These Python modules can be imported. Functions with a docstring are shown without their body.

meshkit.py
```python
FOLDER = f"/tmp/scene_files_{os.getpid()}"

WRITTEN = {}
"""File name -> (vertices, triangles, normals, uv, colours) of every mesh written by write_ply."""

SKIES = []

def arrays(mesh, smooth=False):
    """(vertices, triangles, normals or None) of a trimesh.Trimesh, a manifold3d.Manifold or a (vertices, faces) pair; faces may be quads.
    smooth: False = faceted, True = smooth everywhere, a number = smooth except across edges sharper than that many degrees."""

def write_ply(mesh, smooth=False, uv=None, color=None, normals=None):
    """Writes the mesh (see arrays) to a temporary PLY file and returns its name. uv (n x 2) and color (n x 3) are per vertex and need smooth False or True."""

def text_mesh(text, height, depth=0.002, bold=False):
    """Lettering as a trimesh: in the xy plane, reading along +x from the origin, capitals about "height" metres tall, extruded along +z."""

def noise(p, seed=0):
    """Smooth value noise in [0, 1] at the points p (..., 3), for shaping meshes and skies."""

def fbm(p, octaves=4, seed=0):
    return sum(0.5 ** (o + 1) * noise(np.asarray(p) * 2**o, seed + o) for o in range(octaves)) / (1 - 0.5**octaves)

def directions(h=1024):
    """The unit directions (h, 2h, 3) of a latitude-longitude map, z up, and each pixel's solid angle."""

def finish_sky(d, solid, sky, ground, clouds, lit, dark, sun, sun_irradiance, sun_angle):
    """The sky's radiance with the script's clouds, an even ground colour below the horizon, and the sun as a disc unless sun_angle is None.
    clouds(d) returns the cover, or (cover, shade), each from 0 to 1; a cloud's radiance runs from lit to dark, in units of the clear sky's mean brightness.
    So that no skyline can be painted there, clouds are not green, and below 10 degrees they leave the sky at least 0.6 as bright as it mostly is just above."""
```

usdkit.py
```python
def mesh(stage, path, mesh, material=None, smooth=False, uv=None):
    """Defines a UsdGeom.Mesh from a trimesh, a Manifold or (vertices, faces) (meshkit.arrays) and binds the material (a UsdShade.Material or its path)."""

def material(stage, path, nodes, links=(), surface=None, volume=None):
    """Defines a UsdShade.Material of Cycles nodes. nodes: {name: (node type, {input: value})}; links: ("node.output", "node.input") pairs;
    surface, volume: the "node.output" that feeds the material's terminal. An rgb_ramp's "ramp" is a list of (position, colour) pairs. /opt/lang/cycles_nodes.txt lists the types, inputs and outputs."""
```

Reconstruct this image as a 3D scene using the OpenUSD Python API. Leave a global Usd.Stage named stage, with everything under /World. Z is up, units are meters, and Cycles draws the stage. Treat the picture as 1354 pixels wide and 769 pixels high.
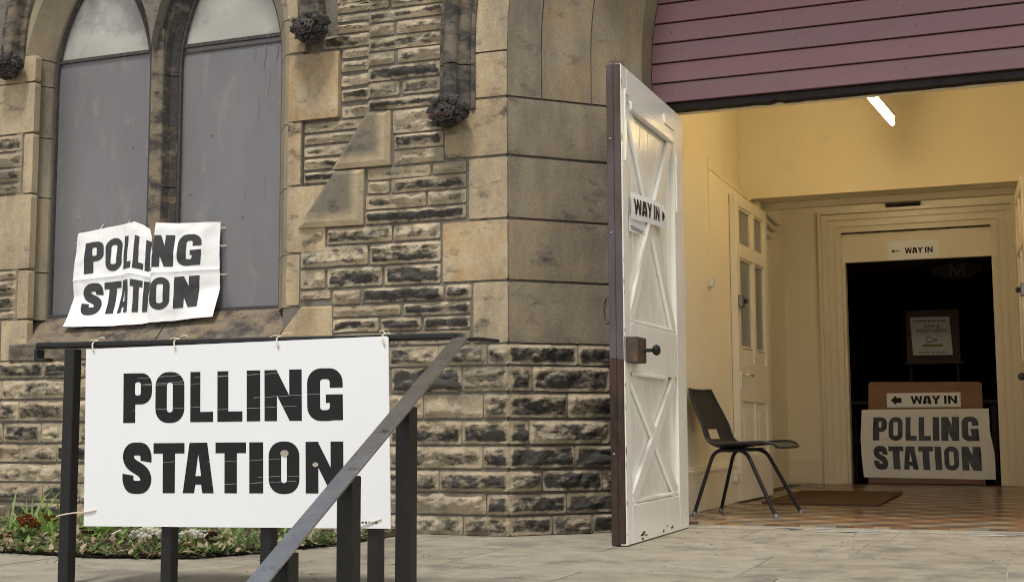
import math, random
import numpy as np, trimesh
from shapely.geometry import Polygon, Point, box as sbox, LineString
from shapely import affinity
from shapely.ops import unary_union
from pxr import Usd, UsdGeom, UsdLux, UsdShade, Gf, Sdf, Vt
import usdkit, meshkit
from meshkit import noise, fbm, text_mesh

stage = Usd.Stage.CreateInMemory()
UsdGeom.SetStageUpAxis(stage, UsdGeom.Tokens.z)
UsdGeom.SetStageMetersPerUnit(stage, 1.0)
UsdGeom.Xform.Define(stage, '/World')
UsdGeom.Scope.Define(stage, '/World/Looks')
PI = math.pi

# ------------------------------------------------------------------ camera
CAM_H = 0.54
yaw, pitch, roll = map(math.radians, (-21.424, 5.976, -0.272))
fw = np.array([math.sin(yaw) * math.cos(pitch), math.cos(yaw) * math.cos(pitch), math.sin(pitch)])
rt = np.cross(fw, [0, 0, 1]); rt /= np.linalg.norm(rt); up = np.cross(rt, fw)
rt, up = math.cos(roll) * rt + math.sin(roll) * up, -math.sin(roll) * rt + math.cos(roll) * up
cam = UsdGeom.Camera.Define(stage, '/World/camera')
cam.CreateHorizontalApertureAttr(36.0)
cam.CreateVerticalApertureAttr(36.0 * 581 / 1024)
cam.CreateFocalLengthAttr(36.0 * 1732.5 / 1354)
cam.CreateClippingRangeAttr(Gf.Vec2f(0.05, 500))
M = Gf.Matrix4d(*[float(x) for x in (*rt, 0, *up, 0, *(-fw), 0, 0, 0, CAM_H, 1)])
UsdGeom.Xformable(cam).AddTransformOp().Set(M)
cam.CreateExposureAttr(0.84)

# ------------------------------------------------------------------ sky and sun (bright overcast)
SUN_TO = np.array([0.06, -0.44, 0.89]); SUN_TO /= np.linalg.norm(SUN_TO)
elev = math.asin(SUN_TO[2]); rot = math.atan2(SUN_TO[0], SUN_TO[1])
sky_mat = usdkit.material(stage, '/World/Looks/sky', {
    'tc': ('texture_coordinate', {}),
    'map': ('mapping', {'scale': (1.0, 1.0, 2.2)}),
    'n': ('noise_texture', {'scale': 2.2, 'detail': 6.0, 'roughness': 0.6}),
    'r': ('map_range', {'from_min': 0.3, 'from_max': 0.7, 'to_min': 0.75, 'to_max': 0.97, 'clamp': True}),
    'sky': ('sky_texture', {'sky_type': 'single_scattering', 'sun_disc': False, 'sun_elevation': elev, 'sun_rotation': rot}),
    'bw': ('rgb_to_bw', {}),
    'gain': ('math', {'math_type': 'multiply', 'value2': 1.25}),
    'warm': ('mix_color', {'blend_type': 'multiply', 'fac': 1.0, 'b': (1.0, 0.99, 0.965), 'use_clamp_result': False}),
    'mix': ('mix_color', {'blend_type': 'mix', 'use_clamp_result': False}),
    'bg': ('background_shader', {'strength': 0.115}),
}, [('tc.generated', 'map.vector'), ('map.vector', 'n.vector'), ('n.fac', 'r.value'), ('sky.color', 'bw.color'), ('bw.val', 'gain.value1'),
    ('gain.value', 'warm.a'), ('sky.color', 'mix.a'), ('warm.result', 'mix.b'), ('r.result', 'mix.fac'), ('mix.result', 'bg.color')], surface='bg.background')
dome = UsdLux.DomeLight.Define(stage, '/World/sky')
dome.CreateIntensityAttr(1.0)
UsdShade.MaterialBindingAPI.Apply(dome.GetPrim()).Bind(sky_mat)
dome.GetPrim().SetCustomDataByKey('kind', 'structure')
sun = UsdLux.DistantLight.Define(stage, '/World/sun')
sun.CreateNormalizeAttr(True) if hasattr(sun, 'CreateNormalizeAttr') else None
sun.CreateIntensityAttr(0.40); sun.CreateAngleAttr(10.0); sun.CreateColorAttr(Gf.Vec3f(1.0, 0.96, 0.9))
zc = SUN_TO; xc = np.cross([0, 0, 1], zc); xc /= np.linalg.norm(xc); yc = np.cross(zc, xc)
UsdGeom.Xformable(sun).AddTransformOp().Set(Gf.Matrix4d(*[float(v) for v in (*xc, 0, *yc, 0, *zc, 0, 0, 0, 0, 1)]))

# ------------------------------------------------------------------ helpers
USED = {}
def numbered(parent, name):
    k = (parent, name); n = USED.get(k, 0); USED[k] = n + 1
    return f'{parent}/{name}' if n == 0 else f'{parent}/{name}_{n:03d}'
def tag(prim, label=None, cat=None, group=None, kind=None):
    p = prim.GetPrim() if hasattr(prim, 'GetPrim') else prim
    for k, v in (('label', label), ('category', cat), ('group', group), ('kind', kind)):
        if v: p.SetCustomDataByKey(k, v)
    return p
def thing(name, label=None, cat=None, group=None, kind=None, loc=(0, 0, 0), rotz=0.0, parent='/World'):
    path = numbered(str(parent.GetPath()) if hasattr(parent, 'GetPath') else parent, name)
    x = UsdGeom.Xform.Define(stage, path)
    x.AddTranslateOp().Set(Gf.Vec3d(*map(float, loc)))
    if rotz: x.AddRotateZOp().Set(math.degrees(rotz))
    return tag(x, label, cat, group, kind)
def obj(name, mesh, mat, parent='/World', smooth=30, attrs=None, **kw):
    path = numbered(str(parent.GetPath()) if hasattr(parent, 'GetPath') else parent, name)
    m = usdkit.mesh(stage, path, mesh, mat, smooth)
    for k, v in (attrs or {}).items():
        UsdGeom.PrimvarsAPI(m).CreatePrimvar(k, Sdf.ValueTypeNames.FloatArray, 'vertex').Set(Vt.FloatArray.FromNumpy(np.asarray(v, np.float32)))
    return tag(m, **kw)
def cat_(ms): return trimesh.util.concatenate(ms)
def bx(x0, x1, y0, y1, z0, z1, r=0.0):
    """a box; r chamfers its edges"""
    if r <= 0:
        b = trimesh.creation.box((x1 - x0, y1 - y0, z1 - z0)); b.apply_translation(((x0 + x1) / 2, (y0 + y1) / 2, (z0 + z1) / 2)); return b
    lo, hi = np.array([x0, y0, z0]), np.array([x1, y1, z1]); pts = []
    for c in np.ndindex(2, 2, 2):
        p = np.where(np.array(c) == 1, hi, lo); s = np.where(np.array(c) == 1, -1, 1)
        for k in range(3):
            q = p + s * r; q[k] = p[k]; pts.append(q)
    return trimesh.convex.convex_hull(np.array(pts))
def bar(p, q, w, t, upv=(0, 0, 1), r=0.0):
    """bar from p to q, w across (perpendicular to up), t along up"""
    p, q = np.array(p, float), np.array(q, float); L = np.linalg.norm(q - p); d = (q - p) / L
    s = np.cross(d, upv); s /= np.linalg.norm(s); u = np.cross(s, d)
    b = bx(0, L, -w / 2, w / 2, -t / 2, t / 2, r)
    T = np.eye(4); T[:3, 0], T[:3, 1], T[:3, 2], T[:3, 3] = d, s, u, p
    if np.linalg.det(T[:3, :3]) < 0: T[:3, 1] *= -1
    b.apply_transform(T); return b
def tube(pts, r, n=10, closed=False):
    pts = np.array(pts, float); N = len(pts); R = np.broadcast_to(np.asarray(r, float), (N,))
    tan = np.gradient(pts, axis=0) if not closed else np.roll(pts, -1, 0) - np.roll(pts, 1, 0)
    tan /= np.linalg.norm(tan, axis=1, keepdims=True)
    a = np.array([0, 0, 1.0]) if abs(tan[0][2]) < .9 else np.array([1.0, 0, 0]); V = []
    for k in range(N):
        a = a - tan[k] * (a @ tan[k]); a /= np.linalg.norm(a); b = np.cross(tan[k], a)
        for j in range(n):
            t = 2 * PI * j / n; V.append(pts[k] + R[k] * (math.cos(t) * a + math.sin(t) * b))
    F = []
    for k in range(N if closed else N - 1):
        k2 = (k + 1) % N
        for j in range(n):
            j2 = (j + 1) % n
            F += [[k * n + j, k * n + j2, k2 * n + j2], [k * n + j, k2 * n + j2, k2 * n + j]]
    if not closed:
        V += [pts[0], pts[-1]]; c0, c1 = len(V) - 2, len(V) - 1
        for j in range(n):
            j2 = (j + 1) % n
            F += [[c0, j2, j], [c1, (N - 1) * n + j, (N - 1) * n + j2]]
    return trimesh.Trimesh(np.array(V), np.array(F), process=False)
def smoothline(pts, n=6):
    from scipy.interpolate import CubicSpline
    pts = np.array(pts, float); t = np.r_[0, np.cumsum(np.linalg.norm(np.diff(pts, axis=0), axis=1))]
    return CubicSpline(t, pts)(np.linspace(0, t[-1], n * (len(pts) - 1) + 1))
def place(mesh, O, U, V):
    U, V = np.array(U, float), np.array(V, float); N = np.cross(U, V); N /= np.linalg.norm(N)
    m = mesh.copy(); v = m.vertices
    m.vertices = np.array(O, float) + v[:, :1] * U + v[:, 1:2] * V + v[:, 2:3] * N; return m
def polys(g): return [p for p in getattr(g, 'geoms', [g]) if p.geom_type == 'Polygon' and p.area > 1e-9]
def extrude(g, h): return cat_([trimesh.creation.extrude_polygon(p, h, engine='earcut') for p in polys(g)])
def plate_xz(g, y0, y1):
    """shapely polygon in (x, z) extruded from y0 (front) to y1"""
    m = extrude(g, y1 - y0); v = m.vertices.copy()
    m.vertices = np.c_[v[:, 0], y1 - v[:, 2], v[:, 1]]; return m
def plate_yz(g, x0, x1):
    m = extrude(g, x1 - x0); v = m.vertices.copy()
    m.vertices = np.c_[x0 + v[:, 2], v[:, 0], v[:, 1]]; return m
def ellipsoid(c, r, n=2, seed=None, amp=0.0):
    m = trimesh.creation.icosphere(n); v = m.vertices
    if seed is not None: v = v * (1 + amp * (fbm(v * 2.3 + seed * 7.1, 3, seed) - .5)[:, None])
    m.vertices = v * np.array(r) + np.array(c); return m

# ------------------------------------------------------------------ materials
def look(name, nodes, links, surface='p.BSDF'): return usdkit.material(stage, '/World/Looks/' + name, nodes, links, surface=surface)
def plain(name, col, rough=0.6, spec=0.4, metal=0.0, var=0.12, scale=8.0, bump=0.0, bscale=60.0, dirt=None, stretch=(1, 1, 1), coat=0.0):
    """one colour with uneven tone, optional dirt patches (colour, amount) and fine relief"""
    c = np.array(col, float)
    nodes = {'g': ('geometry', {}), 'm': ('mapping', {'scale': stretch}), 'n': ('noise_texture', {'scale': scale, 'detail': 6.0, 'roughness': 0.62}),
             'r': ('rgb_ramp', {'ramp': [(0.25, tuple(c * (1 - var))), (0.75, tuple(np.minimum(c * (1 + var), 0.9)))]}),
             'p': ('principled_bsdf', {'roughness': rough, 'specular_ior_level': spec, 'metallic': metal, 'coat_weight': coat})}
    links = [('g.position', 'm.vector'), ('m.vector', 'n.vector'), ('n.fac', 'r.fac')]
    last = 'r.color'
    if dirt:
        nodes.update({'dn': ('noise_texture', {'scale': dirt[2] if len(dirt) > 2 else 14.0, 'detail': 8.0, 'roughness': 0.7}),
                      'dr': ('map_range', {'from_min': 0.62 - dirt[1], 'from_max': 0.72 - dirt[1], 'to_min': 0.0, 'to_max': 0.85, 'clamp': True}),
                      'dm': ('mix', {'color2': dirt[0]})})
        links += [('m.vector', 'dn.vector'), ('dn.fac', 'dr.value'), ('dr.result', 'dm.fac'), (last, 'dm.color1')]; last = 'dm.color'
    links.append((last, 'p.base_color'))
    if bump:
        nodes.update({'bn': ('noise_texture', {'scale': bscale, 'detail': 5.0, 'roughness': 0.6}), 'b': ('bump', {'strength': 0.6, 'distance': bump})})
        links += [('m.vector', 'bn.vector'), ('bn.fac', 'b.height'), ('b.normal', 'p.normal')]
    return look(name, nodes, links)
def stone_look(name, a, b, soot=(0.028, 0.026, 0.026), lo=0.46, hi=0.62, nscale=9.0, tool=0.0, relief=0.004, ochre=(0.40, 0.245, 0.10), film=0.55, pit=0.75):
    """sandstone: vertex attributes tone (0..1), soot (soot film where high); noise breaks both up"""
    nodes = {'g': ('geometry', {}), 'ta': ('attribute', {'attribute': 'tone'}), 'sa': ('attribute', {'attribute': 'soot'}), 'oa': ('attribute', {'attribute': 'ochre'}),
             'map': ('mapping', {'scale': (1.0, 1.0, 1.9)}),
             'n': ('noise_texture', {'scale': nscale, 'detail': 9.0, 'roughness': 0.68}),
             'amp': ('math', {'math_type': 'multiply_add', 'value2': 2.0, 'value3': -0.5}), 'sum': ('math', {'math_type': 'add'}), 'map3': ('mapping', {'scale': (1.5, 1.5, 0.5)}),
             'mr': ('map_range', {'from_min': lo, 'from_max': hi, 'to_min': 0.0, 'to_max': 0.93, 'clamp': True}),
             'n2': ('noise_texture', {'scale': 4.5, 'detail': 6.0, 'roughness': 0.65}), 'n2r': ('map_range', {'from_min': 0.38, 'from_max': 0.62, 'to_min': 0.0, 'to_max': 1.0, 'clamp': True}),
             'grain': ('noise_texture', {'scale': 95.0, 'detail': 6.0, 'roughness': 0.7}),
             'gr': ('rgb_ramp', {'ramp': [(0.27, (pit, pit, pit * .95)), (0.42, (0.92, 0.91, 0.89)), (0.55, (1, 1, 1)), (0.75, (1.2, 1.18, 1.15))]}),
             'base': ('mix', {'color1': a, 'color2': b}),
             'of': ('math', {'math_type': 'multiply'}),
             'och': ('mix', {'color2': ochre}),
             'mul': ('mix', {'mix_type': 'multiply', 'fac': 1.0}),
             'n3': ('noise_texture', {'scale': 3.2, 'detail': 9.0, 'roughness': 0.68}),
             'gm': ('map_range', {'from_min': 0.40, 'from_max': 0.68, 'to_min': 0.0, 'to_max': film, 'clamp': True}),
             'grey': ('mix', {'color2': (0.13, 0.115, 0.095)}),
             'sv': ('noise_texture', {'scale': 38.0, 'detail': 6.0, 'roughness': 0.7}), 'sr': ('rgb_ramp', {'ramp': [(0.35, soot), (0.55, tuple(1.5 * c for c in soot)), (0.78, tuple(4.5 * c * k for c, k in zip(soot, (1.1, 1.0, .85))))]}),
             'fin': ('mix', {}),
             'bn': ('noise_texture', {'scale': 48.0, 'detail': 8.0, 'roughness': 0.72}),
             'b': ('bump', {'strength': 0.75, 'distance': relief}),
             'p': ('principled_bsdf', {'roughness': 0.88, 'specular_ior_level': 0.25})}
    links = [('g.position', 'map.vector'), ('map.vector', 'n.vector'), ('n.fac', 'amp.value1'), ('amp.value', 'sum.value1'), ('sa.fac', 'sum.value2'), ('sum.value', 'mr.value'),
             ('g.position', 'n2.vector'), ('ta.fac', 'base.fac'), ('oa.fac', 'of.value1'), ('n2.fac', 'n2r.value'), ('n2r.result', 'of.value2'), ('of.value', 'och.fac'),
             ('base.color', 'och.color1'), ('och.color', 'grey.color1'), ('g.position', 'map3.vector'), ('map3.vector', 'n3.vector'), ('n3.fac', 'gm.value'), ('gm.result', 'grey.fac'),
             ('grey.color', 'mul.color1'), ('g.position', 'grain.vector'), ('grain.fac', 'gr.fac'), ('gr.color', 'mul.color2'),
             ('mul.color', 'fin.color1'), ('g.position', 'sv.vector'), ('sv.fac', 'sr.fac'), ('sr.color', 'fin.color2'), ('mr.result', 'fin.fac'), ('fin.color', 'p.base_color'),
             ('g.position', 'bn.vector'), ('b.normal', 'p.normal')]
    if tool:
        nodes.update({'wm': ('mapping', {'rotation': (0.5, 0.9, 0.3)}), 'w': ('wave_texture', {'scale': 38.0, 'distortion': 9.0, 'detail': 3.0, 'detail_scale': 2.0}),
                      'bm': ('mix_float', {'fac': tool})})
        links += [('g.position', 'wm.vector'), ('wm.vector', 'w.vector'), ('bn.fac', 'bm.a'), ('w.fac', 'bm.b'), ('bm.result', 'b.height')]
    else:
        links.append(('bn.fac', 'b.height'))
    return look(name, nodes, links)

ROCK = stone_look('rock_faced_stone', (0.475, 0.395, 0.275), (0.345, 0.28, 0.185), lo=0.46, hi=0.80, nscale=12.0, relief=0.010, film=0.72, soot=(0.020, 0.0195, 0.020), pit=0.38)
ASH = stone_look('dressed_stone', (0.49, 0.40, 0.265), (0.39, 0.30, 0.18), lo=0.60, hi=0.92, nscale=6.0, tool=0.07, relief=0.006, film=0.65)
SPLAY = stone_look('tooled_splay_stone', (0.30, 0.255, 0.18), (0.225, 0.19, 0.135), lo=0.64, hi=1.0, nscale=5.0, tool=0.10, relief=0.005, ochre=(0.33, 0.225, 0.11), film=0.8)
KNEEL = stone_look('weathered_kneeler_stone', (0.40, 0.325, 0.21), (0.165, 0.148, 0.11), lo=0.60, hi=1.0, nscale=6.0, relief=0.005, film=0.5)
MOULD = stone_look('sooty_moulded_stone', (0.20, 0.165, 0.12), (0.13, 0.115, 0.095), lo=0.45, hi=0.75, nscale=6.0, relief=0.003)
CARVED = stone_look('black_carved_stone', (0.06, 0.055, 0.05), (0.045, 0.042, 0.04), lo=0.35, hi=0.6, nscale=16.0, relief=0.004, ochre=(0.12, 0.06, 0.03))
MORTAR = plain('mortar', (0.165, 0.145, 0.12), 0.95, 0.1, var=0.3, scale=14, bump=0.006, bscale=50, dirt=((0.07, 0.065, 0.06), 0.08))
FLAG = plain('flagstone', (0.285, 0.255, 0.20), 0.85, 0.25, var=0.24, scale=7, bump=0.010, bscale=26, dirt=((0.17, 0.155, 0.13), 0.10, 3.0))
FLAG2 = plain('flagstone_browner', (0.265, 0.235, 0.18), 0.85, 0.25, var=0.26, scale=6, bump=0.010, bscale=30, dirt=((0.165, 0.15, 0.12), 0.12, 4.0))
JOINT = plain('pale_joint', (0.29, 0.27, 0.23), 0.95, 0.1, var=0.3, scale=6, dirt=((0.12, 0.11, 0.09), 0.10, 2.2))
BOARD = plain('mauve_grey_board', (0.143, 0.138, 0.143), 0.34, 0.5, var=0.12, scale=2.4, bump=0.004, bscale=6, stretch=(1.6, 1, 0.6), dirt=((0.19, 0.175, 0.175), 0.06, 5.0))
BLIGHT = plain('cream_blind', (0.36, 0.35, 0.315), 0.28, 0.5, var=0.22, scale=3.0, bump=0.003, bscale=5, dirt=((0.24, 0.235, 0.225), 0.10, 2.6))
LEAD = plain('dark_window_frame', (0.055, 0.05, 0.048), 0.7, 0.3, var=0.4, scale=20, dirt=((0.2, 0.17, 0.12), 0.03, 40.0))
PURPLE = plain('plum_painted_board', (0.255, 0.130, 0.142), 0.42, 0.45, var=0.10, scale=3, stretch=(0.25, 1, 1), bump=0.0015, bscale=40, dirt=((0.20, 0.155, 0.15), 0.06, 7.0))
PURPLES = [PURPLE] + [plain('plum_painted_board_%s' % n, c, 0.45, 0.45, var=0.13, scale=3.5, stretch=(0.25, 1, 1), bump=0.002, bscale=30, dirt=((0.20, 0.16, 0.155), 0.07, 5.0)) for n, c in (('redder', (0.262, 0.130, 0.140)), ('duller', (0.245, 0.130, 0.143)))]
PEDGE = plain('plum_weathered_edge', (0.085, 0.066, 0.070), 0.6, 0.35, var=0.25, scale=10, stretch=(1, 1, 0.3), dirt=((0.060, 0.027, 0.018), 0.15, 3.0))
BLACKW = plain('blackened_wood', (0.025, 0.02, 0.018), 0.7, 0.2, var=0.4, scale=20)
WHITE = plain('white_gloss_paint', (0.80, 0.775, 0.70), 0.2, 0.5, var=0.04, scale=5, bump=0.003, bscale=14, dirt=((0.60, 0.54, 0.42), -0.015, 9.0), stretch=(1, 1, .6))
BARE = plain('weathered_brown_wood', (.055, .032, .022), .75, .25, var=.4, scale=14, stretch=(1, 1, .25), bump=.003, bscale=60, dirt=((.02, .014, .012), .12, 9.0))
CHIP = plain('bare_chipped_wood', (.10, .06, .04), .8, var=.4, scale=40)
CREAM = plain('cream_wall_paint', (0.83, 0.75, 0.56), 0.5, 0.35, var=0.035, scale=2.2, bump=0.0012, bscale=25, dirt=((0.74, 0.65, 0.46), 0.02, 1.6))
CEIL = plain('white_ceiling_paint', (0.84, 0.82, 0.76), 0.7, 0.2, var=0.02)
CREAMD = plain('cream_woodwork', (0.78, 0.70, 0.52), 0.38, 0.45, var=0.05, scale=6, bump=0.0008, bscale=30)
CREAMW = plain('ivory_door_paint', (0.77, 0.72, 0.58), 0.35, 0.45, var=0.05, scale=6, bump=0.0008, bscale=30)
SIGNW = plain('white_sign_board', (0.71, 0.72, 0.73), 0.35, 0.45, var=0.015, scale=3, dirt=((0.66, 0.65, 0.62), -0.045, 12.0))
PAPER = plain('white_paper', (0.80, 0.80, 0.79), 0.7, 0.25, var=0.02, scale=5, bump=0.002, bscale=6)
INK = plain('black_print', (0.012, 0.0115, 0.012), 0.5, 0.22, var=0.2, scale=30, dirt=((0.26, 0.26, 0.26), -0.075, 30.0), stretch=(0.3, 0.3, 3.5))
INKP = plain('grey_black_poster_print', (0.030, 0.029, 0.031), 0.4, 0.45, var=0.1, scale=12)
SCR = plain('pale_scratch', (.30, .30, .30), .6, var=.5, scale=40)
IRON = plain('black_railing_paint', (0.008, 0.0078, 0.008), 0.4, 0.35, var=0.3, scale=18, bump=0.0008, bscale=60, dirt=((0.10, 0.035, 0.015), -0.05, 22.0))
IRONTOP = plain('black_handrail_paint', (0.47, 0.48, 0.50), 0.17, 0.6, metal=0.97, var=0.2, scale=12, bump=0.0008, bscale=50, dirt=((0.10, 0.095, 0.095), 0.04, 16.0))
STRING = plain('jute_string', (0.55, 0.49, 0.37), 0.9, 0.1, var=0.2, scale=120)
RUST = plain('rusty_iron', (0.055, 0.04, 0.03), 0.6, 0.4, var=0.4, scale=30, dirt=((0.15, 0.06, 0.025), 0.05, 25.0))
BLACKP = plain('black_plastic', (0.022, 0.021, 0.022), 0.42, 0.4, var=0.12, scale=30, bump=0.0006, bscale=220)
STEEL = plain('worn_black_tube', (0.012, 0.0115, 0.012), 0.4, 0.3, var=0.2, scale=30)
CHROME = plain('polished_handle', (0.62, 0.61, 0.58), 0.22, 0.5, metal=0.9, var=0.05)
GREYM = plain('grey_metal', (0.25, 0.25, 0.26), 0.4, 0.5, metal=0.6, var=0.1)
BROWNB = plain('brown_hardboard', (0.25, 0.145, 0.088), 0.65, 0.3, var=0.12, scale=10)
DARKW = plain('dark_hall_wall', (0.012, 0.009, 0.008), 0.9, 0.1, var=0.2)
DARKB = plain('dark_brown_timber', (0.055, 0.03, 0.018), 0.55, 0.3, var=0.25, scale=6)
GALLERY = plain('brown_gallery_soffit', (0.075, 0.045, 0.028), 0.7, 0.2, var=0.1)
EMBLEM = plain('dark_emblem', (0.008, 0.006, 0.006), 0.6, 0.2, var=0.2)
EMBM = plain('emblem_letter_brown', (0.085, 0.055, 0.035), 0.6, 0.2, var=0.2)
MATT = plain('brown_coir_mat', (0.12, 0.075, 0.048), 0.98, 0.05, var=0.35, scale=60, bump=0.006, bscale=200)
TILES = [plain('tile_' + n, c, 0.24, 0.5, var=0.18, scale=9, dirt=((0.10, 0.07, 0.05), 0.02, 12.0)) for n, c in
         (('terracotta', (0.19, 0.098, 0.05)), ('buff', (0.31, 0.245, 0.155)), ('dark_brown', (0.10, 0.062, 0.042)), ('grey', (0.21, 0.185, 0.15)), ('ochre', (0.29, 0.185, 0.085)))]
SOIL = plain('dark_soil', (0.055, 0.042, 0.03), 0.95, 0.1, var=0.5, scale=20, bump=0.02, bscale=30)
def leaf_look(name, col, var=0.35):
    c = np.array(col)
    return look(name, {'g': ('geometry', {}), 'n': ('noise_texture', {'scale': 9.0, 'detail': 3.0}), 'ri': ('geometry', {}), 'add': ('math', {'math_type': 'add'}),
        'h': ('math', {'math_type': 'multiply', 'value2': 0.5}),
        'r': ('rgb_ramp', {'ramp': [(0.1, tuple(c * (1 - var))), (0.9, tuple(c * (1 + var)))]}), 'p': ('principled_bsdf', {'roughness': 0.5, 'specular_ior_level': 0.35}),
        't': ('translucent_bsdf', {}), 'mx': ('mix_closure', {'fac': 0.3})},
        [('g.position', 'n.vector'), ('n.fac', 'add.value1'), ('g.random_per_island', 'add.value2'), ('add.value', 'h.value1'), ('h.value', 'r.fac'), ('r.color', 'p.base_color'), ('r.color', 't.color'),
         ('p.BSDF', 'mx.closure1'), ('t.BSDF', 'mx.closure2')], surface='mx.closure')
LEAFG = leaf_look('green_blade', (0.22, 0.34, 0.08)); LEAFD = leaf_look('deep_green_leaf', (0.13, 0.20, 0.065))
LEAFY = leaf_look('fresh_green_leaf', (0.27, 0.42, 0.09)); DRY = leaf_look('dry_leaf', (0.50, 0.39, 0.25), 0.5); DEAD = leaf_look('grey_brown_litter', (0.20, 0.17, 0.14), 0.6)
PETW = leaf_look('white_petal', (0.84, 0.82, 0.74), 0.06); PETB = leaf_look('russet_petal', (0.27, 0.085, 0.025), 0.3); PETY = leaf_look('yellow_eye', (0.60, 0.36, 0.08), 0.15)
PETM = leaf_look('maroon_petal', (0.10, 0.03, 0.035), 0.3); PETC = leaf_look('cream_petal', (0.60, 0.47, 0.25), 0.2)
LAMP = look('lit_tube', {'e': ('emission', {'color': (1.0, 0.70, 0.31), 'strength': 21.0})}, [], surface='e.emission')
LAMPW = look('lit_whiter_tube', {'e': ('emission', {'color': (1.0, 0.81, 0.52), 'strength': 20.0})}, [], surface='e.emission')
GLASSP = look('obscured_door_glass', {'t': ('transparent_bsdf', {'color': (0.75, 0.77, 0.75)}), 'g': ('principled_bsdf', {'base_color': (0.40, 0.40, 0.37), 'roughness': 0.22, 'specular_ior_level': 0.6}), 'm': ('mix_closure', {'fac': 0.6})},
              [('t.BSDF', 'm.closure1'), ('g.BSDF', 'm.closure2')], surface='m.closure')

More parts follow.
